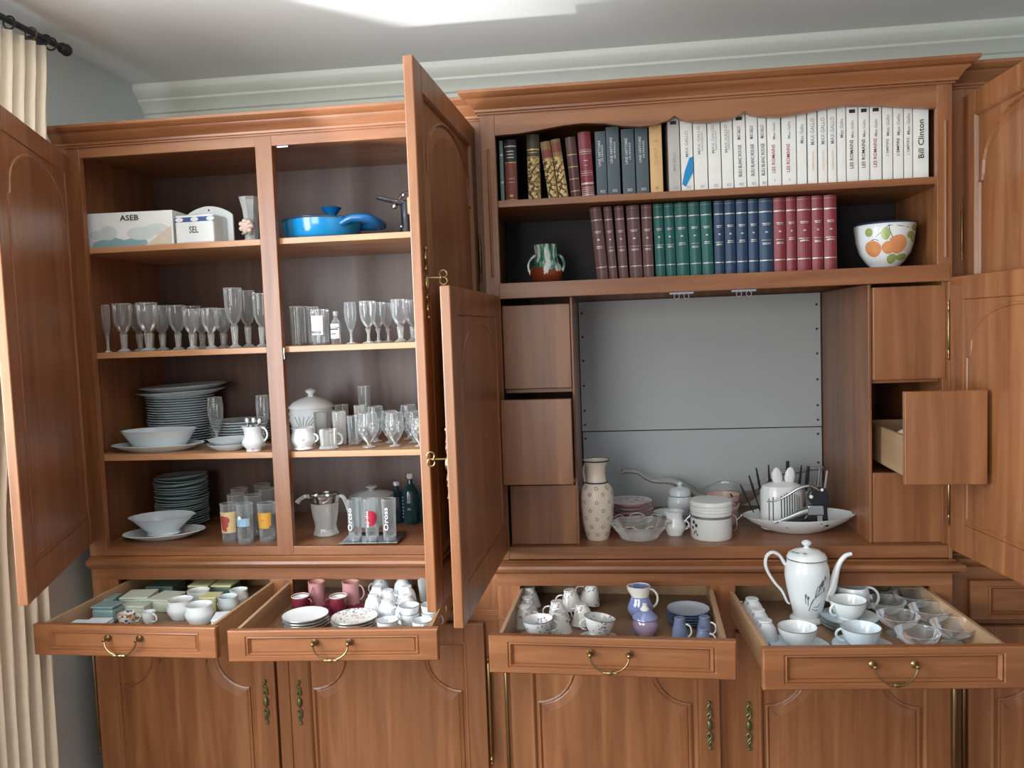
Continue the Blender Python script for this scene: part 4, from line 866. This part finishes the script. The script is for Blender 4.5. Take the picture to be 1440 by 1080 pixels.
# ------------------------------------------------------------------ centre compartment
z6 = .9365
vj = thing('flowered_carafe', 'tall cream carafe with small dark flowers and black rings', 'carafe', (-.037, .035, z6))
VP = [(.030, 0), (.031, .003), (.034, .01), (.044, .05), (.049, .095), (.049, .135), (.044, .152), (.032, .166), (.0285, .172), (.027, .19), (.028, .21), (.036, .228), (.0385, .231)]
vessel('carafe_body', VP, CRM, vj, .003, 32)
mb = MB()
for k, z in enumerate((.02, .043, .067, .091, .115, .138, .155)):
    for i in range(8):
        a = -90+i*45+(22 if k % 2 else 0)
        for p in range(5):
            t = 2*PI*p/5; dot(mb, VP, a+math.degrees(.0042*math.cos(t)/interp(VP, z)), z+.0042*math.sin(t), .0017, .0008, 6)
mb.build('painted_flowers', plain('painted_brown_black', '#4a3c3c', .4), vj)
mb = MB(); band(mb, VP, .1655, .169, .0012); mb.lathe([(.0385, .2285), (.0395, .2305), (.0375, .232)], 32, cap0=False); mb.build('painted_rings', INK, vj, smooth=True)
mb = MB(); mb.tube([(-.030, .005, .222), (-.036, .006, .205), (-.035, .006, .18), (-.032, .005, .165)], .0035, 7); mb.build('handle', CRM, vj, smooth=True)
P0 = stack(6, .062, .215, z6, .073, .0118, .012, POR, 'pink-edged plate beside the carafe', 'pink-edged plates in the compartment', rim=RIMP)
o = MB().lathe([(.055, 0), (.064, .006), (.001, .0062)], 28).build('top_print', FLO, smooth=True); o.scale = (1, 1, .15); tp = [x for x in bpy.data.objects if x.get('label', '').startswith('pink-edged plate beside the carafe, top')][0]; o.parent = tp; o.location = (0, 0, .0125)
gb = thing('glass_bowl', 'low pressed glass bowl with scalloped rim at compartment front', 'bowl', (.083, .045, z6), .2)
def gw(a, j): return 1+.06*math.cos(9*a)*(j/4)
mb = MB(); mb.lathe([(.052, 0), (.056, .003), (.06, .012), (.078, .034), (.085, .044)], 54, wav=gw); mb.build('bowl_body', GLC, gb, smooth=True)
mb = MB()
for i in range(9):
    a0 = 2*PI*i/9; mb.tube([((.086+.006*math.cos(t*PI*2))*math.cos(a0-.25+.5*t), (.086+.004)*math.sin(a0-.25+.5*t), .043+.009*math.sin(PI*t)) for t in [k/8 for k in range(9)]], .0018, 6)
mb.build('scalloped_rim', GLC, gb, smooth=True)
ag = thing('crystal_centrepiece', 'long clear drawn-glass centrepiece bowl with stretched arms', 'bowl', (.34, .36, z6+.0))
nU, nV = 28, 9; vs = []
for i in range(nU+1):
    u = i/nU; x = -.29+.63*u
    b = math.exp(-((x-.02)/.11)**2); zr = .075+.9*max(0, abs(x-.01)-.04)**1.3*.55+.012*math.sin(x*38)
    zr = min(zr, .145); wv_ = .012+.068*b; zb = zr-.014-.060*b
    for j in range(nV+1):
        t = PI*j/nV; vs.append((x, -wv_*math.cos(t), zr-(zr-zb)*math.sin(t)))
fs = [(i*(nV+1)+j, i*(nV+1)+j+1, (i+1)*(nV+1)+j+1, (i+1)*(nV+1)+j) for i in range(nU) for j in range(nV)]
MB().add(vs, fs).build('glass_body', GLC, ag, smooth=True)
e1 = [vs[i*(nV+1)] for i in range(nU+1)]; e2 = [vs[i*(nV+1)+nV] for i in range(nU+1)]
MB().tube(e1, .0017, 7).tube(e2, .0017, 7).ball((-.292, 0, .137), .009, 8).build('thick_rim', GLF, ag, smooth=True)
MB().lathe([(.045, 0), (.045, .004), (.02, .006)], 24, (.02, 0, 0)).build('foot', GLC, ag, smooth=True)
SAU = 'white saucers under the sugar bowl'
for i in range(3):
    o = MB().lathe(plate_prof(.058, .010), 32).build('saucer', PORB if i else DKB, smooth=True); mk('saucer', ['dark blue saucer at the bottom under the sugar bowl', 'white saucer, middle one under the sugar bowl', 'white saucer, upper one under the sugar bowl'][i], 'saucer', o, (.205-.006*i, .235, z6+i*.0095), SAU)
t = thing('sugar_bowl', 'white ribbed lidded sugar bowl standing on saucers', 'bowl', (.218, .235, z6+.0245))
vessel('bowl_body', [(.022, 0), (.026, .003), (.036, .018), (.040, .035), (.038, .05), (.033, .058)], PORB, t, .003, 28)
MB().lathe([(.035, .058), (.0355, .062), (.033, .076), (.026, .082), (.008, .085), (.005, .088), (.009, .093), (.008, .099), (.001, .102)], 28).build('lid', PORB, t, smooth=True)
MB().lathe([(.0345, .0575), (.0355, .059), (.0345, .0605)], 28, cap0=False).build('lid_line', IRN, t, smooth=True)
jug('cream_jug', 'small plain white creamer in front of the sugar bowl', (.188, .075, z6), [(.022, 0), (.023, .003), (.031, .02), (.032, .03), (.024, .046), (.023, .058), (.027, .070)], POR, 0, .027, (.016, .04), .014)
cn_ = thing('canister', 'white ceramic clip-top canister with steel band', 'canister', (.289, .045, z6))
CP = [(.056, 0), (.0585, .004), (.0585, .095)]
vessel('canister_body', CP, POR, cn_, .003, 36)
MB().lathe([(.0585, .078), (.060, .080), (.060, .084), (.0585, .086), (.0605, .0875), (.0605, .093), (.058, .095), (.061, .097), (.0615, .104), (.058, .109), (.03, .111), (.001, .111)], 36, cap0=False).build('lid', POR, cn_, smooth=True)
mb = MB(); band(mb, CP, .062, .069, .0012, 36); mb.build('steel_band', SIL, cn_, smooth=True)
mb = MB(); mb.tube([(.059, -.01, .066), (.068, -.012, .058), (.07, -.012, .03), (.062, -.01, .018)], .0018, 6); mb.tube([(.059, .01, .066), (.072, .0, .08), (.078, -.004, .098), (.064, -.006, .1)], .0018, 6); mb.ball((.085, -.004, .062), .004); mb.tube([(.07, -.01, .05), (.085, -.004, .062)], .0018, 6)
mb.tube([(-.059, -.01, .066), (-.074, -.012, .05), (-.074, -.01, .034), (-.06, -.01, .03)], .0018, 6); mb.build('wire_clip', STL, cn_, smooth=True)
mb = MB(); [dot(mb, CP, a, z, s, .0009, 8, q) for a, z, s, q in ((-152, .05, .006, 1), (-142, .042, .0055, 1), (-156, .034, .005, 1), (-150, .02, .002, 3), (-143, .024, .002, 3), (-138, .016, .002, 2.5))]; mb.build('painted_flowers', DKB, cn_)
for i in range(3):
    t = thing('ramekin', ['lowest cream and pink bowl behind the canister', 'middle cream and pink bowl behind the canister', 'top cream and pink bowl behind the canister'][i], 'bowl', (.338+.002*i, .17, z6+i*.028), .6*i, 'cream and pink bowls stacked behind the canister')
    RP = [(.030, 0), (.033, .003), (.044, .020), (.047, .042)]; vessel('bowl_body', RP, PNKC, t, .003, 28); MB().lathe([(.047, .0405), (.0483, .0415), (.047, .0425)], 28, cap0=False).build('painted_rim', RIMP, t, smooth=True)
pl = thing('oval_dish', 'large deep boat-shaped white dish carrying rack and corkscrew', 'dish', (.548, .115, z6), .06)
def leafw(a, j): return 1+.16*abs(math.cos(a))**5
vessel('dish_body', [(.065, 0), (.07, .003), (.09, .012), (.12, .03), (.137, .045), (.139, .048)], POR, pl, .003, 48, sx=1.0, sy=.72, wav=leafw)
rk = thing('rabbit_rack', 'white ceramic slotted holder with two rabbit ears', 'utensil holder', (.503, .125, z6+.006), .1); rk.scale = (1.14, 1.1, 1.12)
RB = [(.052, 0), (.054, .004), (.054, .100), (.048, .113), (.028, .121), (.001, .124)]
MB().lathe(RB, 36, sy=.72).build('holder_body', POR, rk, smooth=True)
for sgn in (-1, 1):
    mb = MB(); mb.lathe([(.001, -.004), (.008, 0), (.0135, .018), (.0125, .034), (.007, .044), (.001, .048)], 14, sy=.45); mb.build('ear', POR, rk, smooth=True, loc=(.004+sgn*.014, -.006, .113), rot=(0, sgn*.1, 0))
mb = MB()
for i, a in enumerate((-137, -125, -103, -95, -88, -81, -74, -66, -58, -50)):
    zt_ = .104-abs(i-5)*.004
    vs = [((RB[1][0]+.001)*math.cos(math.radians(q)), ((RB[1][0]+.001)*math.sin(math.radians(q)))*.72-.0006, z) for z in (.018, zt_ if zt_ < .1 else .1) for q in (a-1.2, a+1.2)]
    mb.add(vs, [(0, 1, 3, 2)])
mb.build('slots', INK, rk)
for i, (x, y, a, b, h, mt_, hm) in enumerate(((.458, .175, -.28, 0, .14, BLK, BLK), (.487, .19, -.05, .03, .165, IRN, IRN), (.47, .20, -.16, 0, .155, BLK, BLK), (.53, .185, .03, 0, .175, STL, BLK), (.552, .17, .12, 0, .165, IRN, BLK), (.578, .18, .10, 0, .16, STL, BLK), (.605, .175, .13, 0, .155, STL, STL), (.622, .16, .14, 0, .15, STL, STL), (.44, .165, -.42, .03, .12, BLK, IRN), (.43, .15, -.7, 0, .11, IRN, IRN))):
    q = thing('table_knife', ['black-handled knife leaning left behind the rack', 'thin dark skewer standing behind the rack', 'dark fork tilted left behind the rack', 'knife with dark tip behind the right ear', 'dark knife right behind the rack', 'steel knife with thick black handle behind the corkscrew', 'steel spoon leaning right behind the corkscrew', 'rightmost steel utensil behind the corkscrew', 'black-handled tool leaning far left in the dish', 'dark utensil lying low at the left of the dish'][i], 'cutlery', (x, y, z6+.018), 0, 'cutlery standing behind the rabbit-eared rack', (b, a, 0))
    MB().tube([(0, 0, 0), (0, 0, h*.55)], .0018, 6).build('shaft', mt_, q); MB().tube([(0, 0, h*.53), (0, 0, h*.7), (0, 0, h)], [.002, .0040, .0022] if i not in (3, 5, 7) else [.003, .006, .005], 8, .6).build('grip', hm, q, smooth=True)
ck = thing('lever_corkscrew', 'black and chrome lever corkscrew resting in the white dish', 'corkscrew', (.572, .05, z6+.028)); ck.scale = (1.22, 1.1, 1.2)
mb = MB(); hp = [(.035, -.001), (.012, .0), (-.06, -.004), (-.075, .004), (-.02, .022), (.0, .05), (-.012, .068), (-.006, .084), (.012, .094), (.03, .09), (.036, .072), (.032, .04)]
mb.loops([[(x, y, z) for x, z in hp] for y in (-.010, .010)]).build('black_body', BLK, ck, bevel=.003)
MB().tube([(.012, -.012, .088), (-.01, -.014, .098), (-.035, -.014, .092), (-.06, -.013, .076), (-.085, -.012, .064), (-.105, -.012, .062)], [.005, .006, .0055, .004, .003, .0022], 8, .7).build('lever_arm', STL, ck, smooth=True)
MB().tube([(-.09, -.016, .012), (-.06, -.016, .022), (-.03, -.016, .034), (-.012, -.016, .040)], [.0025, .006, .0085, .009], 10).build('chrome_barrel', STL, ck, smooth=True)
MB().box(-.016, .020, -.028, -.0105, .030, .054).build('chrome_block', STL, ck, bevel=.003)
MB().box(.006, .018, -.022, -.011, .008, .034).build('chrome_foot', STL, ck, bevel=.002)
MB().ball((.02, -.0105, .088), .004).ball((-.004, -.0105, .072), .0045).build('rivet', POR, ck, smooth=True)
# things in the small open drawer on the right
t = thing('lidded_jar', 'tiny white lidded jar inside the open small drawer', 'jar', (.792, -.06, 1.1575))
vessel('jar_body', [(.018, 0), (.026, .03), (.027, .05), (.024, .08)], CRM2, t, .003, 20); MB().lathe([(.026, .08), (.024, .087), (.010, .094), (.004, .098), (.007, .104), (.001, .108)], 20).build('lid', CRM2, t, smooth=True)
o = MB().lathe(plate_prof(.045, .008), 28).build('small_dish', FLO, smooth=True); mk('small_dish', 'patterned little dish in the open small drawer', 'dish', o, (.797, -.18, 1.2445), None, (.05, 0, 0))
t = thing('stacked_bowl', 'white bowl under the patterned dish in the small drawer', 'bowl', (.797, -.18, 1.1575)); vessel('bowl_body', [(.025, 0), (.03, .003), (.04, .05), (.042, .086)], POR, t, .003, 24)

# ------------------------------------------------------------------ drawer contents
def cup_prof(r, h): return [(r*.5, 0), (r*.54, .0025), (r*.5, .005), (r*.78, h*.35), (r*.93, h*.7), (r, h)]
def cup(name, label, loc, r, h, mat, rot=(0, 0, 0), group=None, rim=None, ho=.014, hmat=None, prof=None, cat='cup', hr=.0022):
    t = thing(name, label, cat, loc, 0, group, rot); pr = prof or cup_prof(r, h)
    vessel('cup_body', pr, mat, t, .0018, 26)
    mb = MB(); handle(mb, interp(pr, h*.6)-.001, h*.28, h*.86, ho, hr); mb.build('handle', hmat or mat, t, smooth=True)
    if rim: MB().lathe([(pr[-1][0]-.0002, h-.0015), (pr[-1][0]+.0005, h-.0005), (pr[-1][0]-.0016, h+.0006)], 26, cap0=False).build('painted_rim', rim, t, smooth=True)
    return t
zd = .7555
# drawer 1
PTP = [(.026, 0), (.028, .003), (.037, .02), (.039, .032), (.034, .044), (.037, .055)]
D1 = 'white pots in the left drawer'
for i, (x, y, r) in enumerate(((-1.243, -.135, 1), (-1.163, -.178, 1.02), (-1.122, -.088, .78), (-1.120, -.02, .72), (-1.235, -.045, .9))):
    o = vessel('yogurt_pot', [(a*r, b*r**.5) for a, b in PTP], POR if i != 2 else PORB, None, .003, 28)
    mk('yogurt_pot', ['white round pot, left of the two large front ones', 'white round pot, right of the two large front ones', 'smaller white pot by the right drawer side', 'smallest white pot at the back right of the drawer', 'white pot behind the two large ones'][i], 'pot', o, (x, y, zd), D1)
PGR = plain('pale_green_card', '#cbd6c4', .7, 0, 0, .08, 20); YGR = plain('yellow_green_card', '#d0cf9a', .7, 0, 0, .06, 20); GRD = plain('dark_green_tin', '#5c6f66', .5, 0, 0, .1, 20); TGR = plain('teal_grey_box', '#7f9a9c', .5, 0, 0, .05); WHN = plain('white_napkin', '#d6dfe2', .8, 0, 0, .03)
def flatbox(name, label, cat, x, y, wx, wy, h, mat, rz=0, z=zd, group=None, lid=None, rx=0, bev=.003):
    t = thing(name, label, cat, (x, y, z), rz, group, (rx, 0, rz)); MB().box(-wx/2, wx/2, -wy/2, wy/2, 0, h).build('box_body', mat, t, bevel=bev)
    MB().box(-wx/2-.001, wx/2+.001, -wy/2-.001, wy/2+.001, h, h+.006).build('lid', lid or mat, t, bevel=bev); return t
flatbox('card_box', 'long pale green card box at the back of left drawer', 'box', -1.425, -.045, .085, .08, .036, PGR, .12)
flatbox('card_box', 'pale green card box tilted beside the long one', 'box', -1.336, -.05, .075, .085, .032, PGR, -.15)
flatbox('card_box', 'green-grey box under the small patterned creamer', 'box', -1.40, -.118, .09, .04, .028, PGR, 0)
flatbox('card_box', 'yellow-lidded box behind the large pots, left one', 'box', -1.290, -.085, .05, .05, .045, YGR, 0) if False else None
flatbox('card_box', 'yellow-green lidded box at the back, left of two', 'box', -1.262, .035, .065, .07, .045, GRD, 0, lid=YGR)
flatbox('card_box', 'yellow-green lidded box at the back, right of two', 'box', -1.188, .035, .065, .07, .045, GRD, 0, lid=YGR)
flatbox('card_box', 'yellow card box between the white pots', 'box', -1.183, -.068, .05, .055, .040, YGR, .05)
flatbox('green_tin', 'dark green tin deep in the left drawer, left one', 'tin', -1.40, .06, .09, .08, .035, GRD)
flatbox('green_tin', 'dark green tin deep in the left drawer, middle one', 'tin', -1.45, .02, .02, .02, .03, GRD) if False else None
flatbox('round_edged_box', 'teal-grey box with rounded lid, rear of the two', 'box', -1.500, -.085, .06, .06, .04, TGR, .1, bev=.01)
flatbox('round_edged_box', 'teal-grey box with rounded lid, front of the two', 'box', -1.448, -.165, .07, .055, .045, TGR, -.05, bev=.01)
def napkin(label, x, y, wx, wy, n=5):
    t = thing('folded_napkin', label, 'napkin', (x, y, zd), .04, 'white napkins in the left drawer')
    for k in range(n):
        MB().box(-wx/2+.001*k, wx/2-.0005*k, -wy/2, wy/2-.001*k, k*.0075, k*.0075+.0066).build('fold', WHN, t, bevel=.003)
napkin('flat white folded napkins at the front left corner', -1.485, -.262, .055, .07, 4); napkin('thicker white folded napkins beside the patterned cup', -1.418, -.268, .07, .075, 5)
POLY = spotted('polychrome_glaze', '#e1d7c8', ['#2f5f9a', '#c0883a', '#3f7a4a', '#b0503c'], 110, .5, .2, .42)
o = MB().lathe(plate_prof(.036, .010), 32, wav=lambda a, j: 1+.06*math.cos(6*a) if j > 3 else 1).build('patterned_saucer', POLY, smooth=True); mk('patterned_saucer', 'small blue and orange patterned saucer under its cup', 'saucer', o, (-1.353, -.225, zd+.0))
cup('patterned_cup', 'small multicoloured patterned cup on patterned saucer', (-1.353, -.225, zd+.0075), .024, .038, POLY, (0, 0, .4))
cup('small_creamer', 'little white cup with loop handle beside the patterned cup', (-1.306, -.195, zd), .019, .04, BUD, (0, 0, -.3))
flatbox('white_block', 'white card box against the right drawer side', 'box', -1.088, -.200, .04, .07, .025, WHN, .25)
# drawer 2
MUG = [(.022, 0), (.024, .002), (.024, .072), (.0245, .075)]
for i, (x, y) in enumerate(((-.87, -.035), (-.766, -.035))):
    cup('espresso_mug', ['tall pink mug, left of the two at the back', 'tall pink mug, right one with handle outward'][i], (x, y, zd), .0245, .075, PINK, (0, 0, -1.7 if i == 0 else 0), 'pink mugs in the second drawer', GLD, .017, prof=MUG, cat='mug')
MC = [(.018, 0), (.020, .002), (.025, .012), (.026, .05)]
for i, (x, y) in enumerate(((-.895, -.1), (-.782, -.1))):
    cup('maroon_cup', ['maroon cup with white inside, left one', 'maroon cup with white inside, right one'][i], (x, y, zd+.004), .026, .05, MAR, (0, 0, 3.4 if i else -.2), 'maroon cups in the second drawer', prof=MC); 
    u = bpy.data.objects[-1] if False else None
    q = [o for o in bpy.data.objects if o.get('category') == 'cup'][-1]
for o in [o for o in bpy.data.objects if o.name.startswith('maroon_cup')]:
    MB().lathe([(.0225, .047), (.0165, .006), (.001, .006)], 22, cap0=False).build('white_lining', POR, o, smooth=True); MB().lathe([(.0262, .0485), (.0255, .0508), (.0235, .0495)], 24, cap0=False).build('pale_rim', PNKC, o, smooth=True)
for i, (x, y) in enumerate(((-.838, -.065), (-.82, -.118), (-.732, -.08))):
    o = MB().lathe(plate_prof(.036, .008), 28).build('maroon_saucer', MAR, smooth=True); mk('maroon_saucer', ['maroon saucer between the mugs and cups, rear', 'maroon saucer between the two maroon cups', 'maroon saucer right of the maroon cups'][i], 'saucer', o, (x, y, zd+.001*i), 'maroon saucers in the second drawer')
for i, (x, y, k) in enumerate(((-.842, -.200, 4), (-.700, -.210, 4))):
    stack(k, x, y, zd, .064, .0075, .011, POR if i == 0 else FLO, ['white saucer in the left stack of the second drawer', 'sprigged saucer in the right stack of the second drawer'][i], ['left saucer stack in the second drawer', 'right saucer stack in the second drawer'][i], rim=SIL)
D2 = 'upturned sprigged cups in the second drawer'
U2 = [(-.70, .045, .055), (-.692, -.012, .028), (-.686, -.072, .012), (-.655, -.03, .012), (-.633, -.118, .012), (-.628, .04, .055), (-.605, -.008, .028), (-.588, -.075, .012), (-.578, -.140, .012)]
for i, (x, y, z) in enumerate(U2):
    cup('upturned_cup', f'white sprigged cup standing upside down, {ORD[i]} counting from back left', (x, y, zd+.045+z*0+(.018 if i in (0, 5) else .008 if i in (1, 6) else .004)), .030, .048, BUD, (PI, 0, 3.9+.7*i), D2, None, .013)
for i, (x, y, r, z) in enumerate(((-.590, -.272, .029, 0), (-.545, -.215, .028, 0), (-.545, -.215, .028, .02), (-.497, -.272, .027, 0), (-.488, -.208, .026, 0), (-.489, -.150, .025, 0), (-.488, -.208, .026, .02))):
    cup('stacked_cup', ['upright white cup in front centre of the second drawer', 'lower upright cup of the pair before the door edge', 'upper upright cup of the pair before the door edge', 'upright white cup at the front right corner', 'lower upright cup of the right pair', 'upright white cup at the right rear', 'upper upright cup of the right pair'][i], (x, y, zd+z), r, .048, BUD if i != 4 else PORB, (0, 0, 2+i), 'upright cups in the second drawer', SIL)
t = thing('green_glass', 'greenish pressed glass at the back right of second drawer', 'glass', (-.553, .02, zd)); MB().lathe([(.018, 0), (.02, .003), (.021, .03), (.024, .075)], 18, wav=lambda a, j: 1+.04*math.cos(8*a)).build('glass_body', GLC, t, smooth=True)
# drawer 3
zd3 = .7545
D3 = 'upturned flower-sprigged cups in the third drawer'
CC = lambda r, h: [(r*.48, 0), (r*.5, .003), (r*.47, .006), (r*.62, h*.3), (r*.8, h*.65), (r, h)]
for i, (x, y, z, tx, ty, rz) in enumerate([(-.237, -.03, .058, 0, 0, -2.6), (-.236, -.10, .052, 0, 0, -2.2), (-.238, -.175, .052, .05, 0, 0), (-.120, -.07, .064, 0, .12, 2.9), (-.152, -.142, .056, 0, .1, 2.8), (-.055, -.035, .068, .1, -.22, 2.8), (-.083, -.165, .056, 0, .12, 2.4), (-.14, -.215, .052, 0, 0, 1.5)]):
    cup('upturned_coffee_cup', ['upturned sprigged coffee cup at the back left', 'upturned sprigged coffee cup in front of the back left one', 'upturned sprigged coffee cup at the left side', 'upturned sprigged coffee cup with big loop handle, middle back', 'upturned sprigged coffee cup with handle, middle', 'upturned sprigged coffee cup tilted right, top of the heap', 'upturned sprigged coffee cup right of the middle', 'upturned sprigged coffee cup behind the front cups'][i], (x, y, zd3+z), .033, .054, FLO, (PI+tx, ty, rz), D3, None, .02, prof=CC(.033, .054))
for i, (x, y, a) in enumerate(((-.190, -.275, .15), (-.040, -.285, .35))):
    o = MB().lathe(plate_prof(.052, .008), 30).build('saucer', FLO, smooth=True); mk('saucer', ['sprigged saucer under the left front teacup', 'sprigged saucer under the right front teacup'][i], 'saucer', o, (x, y-.002, zd3), 'saucers in the third drawer')
    cup('teacup', ['wide sprigged teacup, left front of the third drawer', 'wide sprigged teacup, tilted, right front of the third drawer'][i], (x, y, zd3+.009+.008*i), .040, .046, FLO, (0, -.05-.12*i, (0 if i == 0 else 3.5)), 'teacups in the third drawer', RIMB, .017)
jug('lustre_jug', 'cream and blue lustre milk jug in the third drawer', (.075, -.12, zd3), [(.020, 0), (.022, .003), (.034, .022), (.035, .034), (.026, .055), (.023, .068), (.027, .09)], LUS, 0, .025, (.03, .082), .022, smat=CRM2)
MB().lathe([(.0242, .064), (.0262, .078), (.0285, .091), (.026, .0915), (.022, .066)], 28, cap0=False, wav=lambda a, j: 1+(.28*max(0, math.cos(a-PI))**7 if j in (1, 2, 3) else 0)).build('cream_neck', CRM2, [o for o in bpy.data.objects if o.name == 'lustre_jug'][0], smooth=True)
t = thing('lustre_sugar_bowl', 'lilac lustre lidded sugar bowl in front of the milk jug', 'bowl', (.082, -.238, zd3))
vessel('bowl_body', [(.022, 0), (.024, .003), (.033, .018), (.034, .03), (.029, .042), (.032, .046)], LIL, t, .002, 28)
MB().lathe([(.0325, .046), (.031, .052), (.018, .062), (.010, .066)], 28).build('lid', LUS, t, smooth=True); MB().lathe([(.011, .064), (.012, .068), (.008, .074), (.006, .077), (.007, .081), (.001, .084)], 16).build('lid_knob', CRM2, t, smooth=True)
stack(5, .200, -.150, zd3, .057, .0072, .010, plain('slate_blue_plate', '#aab4c0', .2, 0, 0, .03), 'blue-rimmed small plate in the third drawer', 'blue-rimmed plates in the third drawer', rim=RIMB)
for i, (x, y, h) in enumerate(((.168, -.262, .055), (.232, -.238, .05), (.222, -.300, .042))):
    cup('blue_cup', ['dusty blue flared cup, leftmost of the three', 'dusty blue flared cup, rear one at the right', 'dusty blue flared cup, small front right one'][i], (x, y, zd3+h), .022, h, BLUP, (PI, 0, -.4), 'dusty blue cups in the third drawer', None, .012, prof=[(.012, 0), (.014, .002), (.013, .004), (.018, h*.5), (.022, h)], hmat=CRM2)
# drawer 4
zd4 = .7485
cpot = thing('coffee_pot', 'tall white porcelain coffee pot painted with grey wheat ears', 'coffee pot', (.517, -.11, zd4), -.05)
KP = [(.043, 0), (.046, .003), (.045, .008), (.037, .014), (.0375, .024), (.045, .055), (.054, .095), (.0575, .125), (.056, .148), (.051, .162), (.050, .168)]
vessel('pot_body', KP, POR, cpot, .003, 36)
MB().lathe([(.0525, .167), (.0525, .171), (.047, .182), (.032, .191), (.014, .195), (.007, .198), (.006, .202), (.012, .207), (.013, .212), (.009, .216), (.001, .218)], 32).build('lid', POR, cpot, smooth=True)
MB().lathe([(.0525, .169), (.0532, .1705), (.0522, .172)], 32, cap0=False).build('lid_line', SIL, cpot, smooth=True)
mb = MB(); mb.tube([(.044, 0, .06), (.062, 0, .09), (.072, 0, .125), (.082, 0, .155), (.098, 0, .176), (.114, 0, .182)], [.019, .016, .012, .0085, .0075, .006], 12, .8); mb.build('spout', POR, cpot, smooth=True)
mb = MB(); mb.tube([(-.045, 0, .155), (-.055, 0, .152), (-.062, 0, .164), (-.072, 0, .178), (-.088, 0, .184), (-.102, 0, .174), (-.106, 0, .152), (-.099, 0, .128), (-.082, 0, .10), (-.064, 0, .078), (-.052, 0, .05), (-.045, 0, .044)], [.005, .007, .006, .006, .006, .006, .006, .0055, .005, .0045, .004, .003], 9, .8); mb.build('handle', POR, cpot, smooth=True)
mb = MB()
for pts in ([(-95, .04), (-88, .06), (-70, .09), (-52, .115)], [(-92, .05), (-84, .07), (-66, .085), (-48, .095)], [(-98, .055), (-98, .07), (-94, .08)], [(-104, .06), (-106, .075), (-104, .085)], [(-80, .05), (-66, .05), (-58, .06)], [(-70, .09), (-66, .105), (-60, .122)], [(-60, .105), (-54, .12), (-46, .13)], [(-86, .045), (-72, .04), (-62, .042)], [(-78, .08), (-76, .095), (-70, .11)]): stroke(mb, KP, pts, .0009)
for a, z in ((-58, .12), (-50, .128), (-98, .076), (-104, .082), (-66, .108), (-52, .1), (-61, .112)): dot(mb, KP, a, z, .0022, .001, 8, 3)
mb.build('painted_wheat', plain('painted_grey', '#5d6670', .4), cpot)
mb = MB(); [mb.lathe([(.001, .0), (.006, .0), (.001, .0006)], 8, (.028*math.cos(a)-.012, .02*math.sin(a)-.02, .1925-.0), cap0=False) for a in (3.4, 4.0, 4.7)]; mb.build('painted_leaf', plain('painted_olive', '#8b8a56', .4), cpot)
cj = jug('cream_jug', 'white creamer with wheat ears behind the coffee cups', (.650, -.062, zd4), [(.024, 0), (.027, .004), (.036, .022), (.042, .045), (.040, .064), (.036, .078)], POR, 0, .037, (.018, .074), .028, hr=.0035)
KJ = [(.024, 0), (.027, .004), (.036, .022), (.042, .045), (.040, .064), (.036, .078)]
mb = MB(); [stroke(mb, KJ, p_, .0008) for p_ in ([(-80, .012), (-74, .028), (-66, .042)], [(-74, .014), (-62, .026), (-52, .036)], [(-84, .02), (-86, .03)], [(-66, .016), (-58, .02)])]; mb.build('painted_wheat', MATS['painted_grey'], cj)
D4s = 'white saucers in the fourth drawer'
for i, (x, y, z, lb) in enumerate(((.612, -.155, 0, 'white saucer, lowest of the stack behind'), (.612, -.155, .009, 'white saucer, middle of the stack behind'), (.612, -.155, .018, 'white saucer, top of the stack under rear cup'), (.600, -.308, 0, 'white saucer under the right front cup'), (.451, -.308, 0, 'white saucer under the left front cup'))):
    o = MB().lathe(plate_prof(.072, .010), 36).build('saucer', PORB, smooth=True); MB().lathe([(.0715, .009), (.0728, .0112), (.0705, .0124)], 36, cap0=False).build('painted_rim', SIL, o, smooth=True); mk('saucer', lb, 'saucer', o, (x, y, zd4+z), D4s)
for i, (x, y, z, rz) in enumerate(((.608, -.158, .0235, 3.6), (.596, -.305, .0055, 3.0), (.447, -.305, .0055, .6))):
    cup('coffee_cup', ['wide white cup on the saucer stack', 'wide white cup at the front right of the china', 'wide white cup at the front left of the china'][i], (x, y, zd4+z), .047, .05, POR if i != 1 else PORB, (0, 0, rz), 'wide white cups in the fourth drawer', SIL, .016, hr=.003)
for i, (x, y) in enumerate(((.375, -.10), (.375, -.185), (.378, -.262))):
    cup('upturned_cup', ['white cup upside down at the drawer side, rearmost', 'white cup upside down at the drawer side, middle', 'white cup upside down at the drawer side, front'][i], (x, y, zd4+.056), .033, .054, BUD, (PI, 0, 2.6), 'white cups upside down in the fourth drawer', None, .015)
CO = [(.722, -.095), (.716, -.205), (.812, -.045), (.812, -.155), (.735, .02), (.722, -.318), (.822, -.268)]
for i, (x, y) in enumerate(CO):
    t = thing('glass_coupe', ['clear glass coupe, rear left of the second row', 'clear glass coupe, middle left', 'clear glass coupe, rear right', 'clear glass coupe, middle right', 'clear glass coupe deepest in the drawer', 'clear glass coupe, front left', 'clear glass coupe, front right by the drawer side'][i], 'glass', (x, y, zd4), .3*i, 'glass coupes in the fourth drawer')
    MB().lathe([(.028, 0), (.027, .003), (.010, .006), (.008, .014), (.026, .020), (.044, .034), (.0505, .050)], 26).build('bowl', GL, t, smooth=True); MB().lathe([(.050, .049), (.0513, .0503), (.0497, .0512)], 26, cap0=False).build('rim', GLC, t, smooth=True)
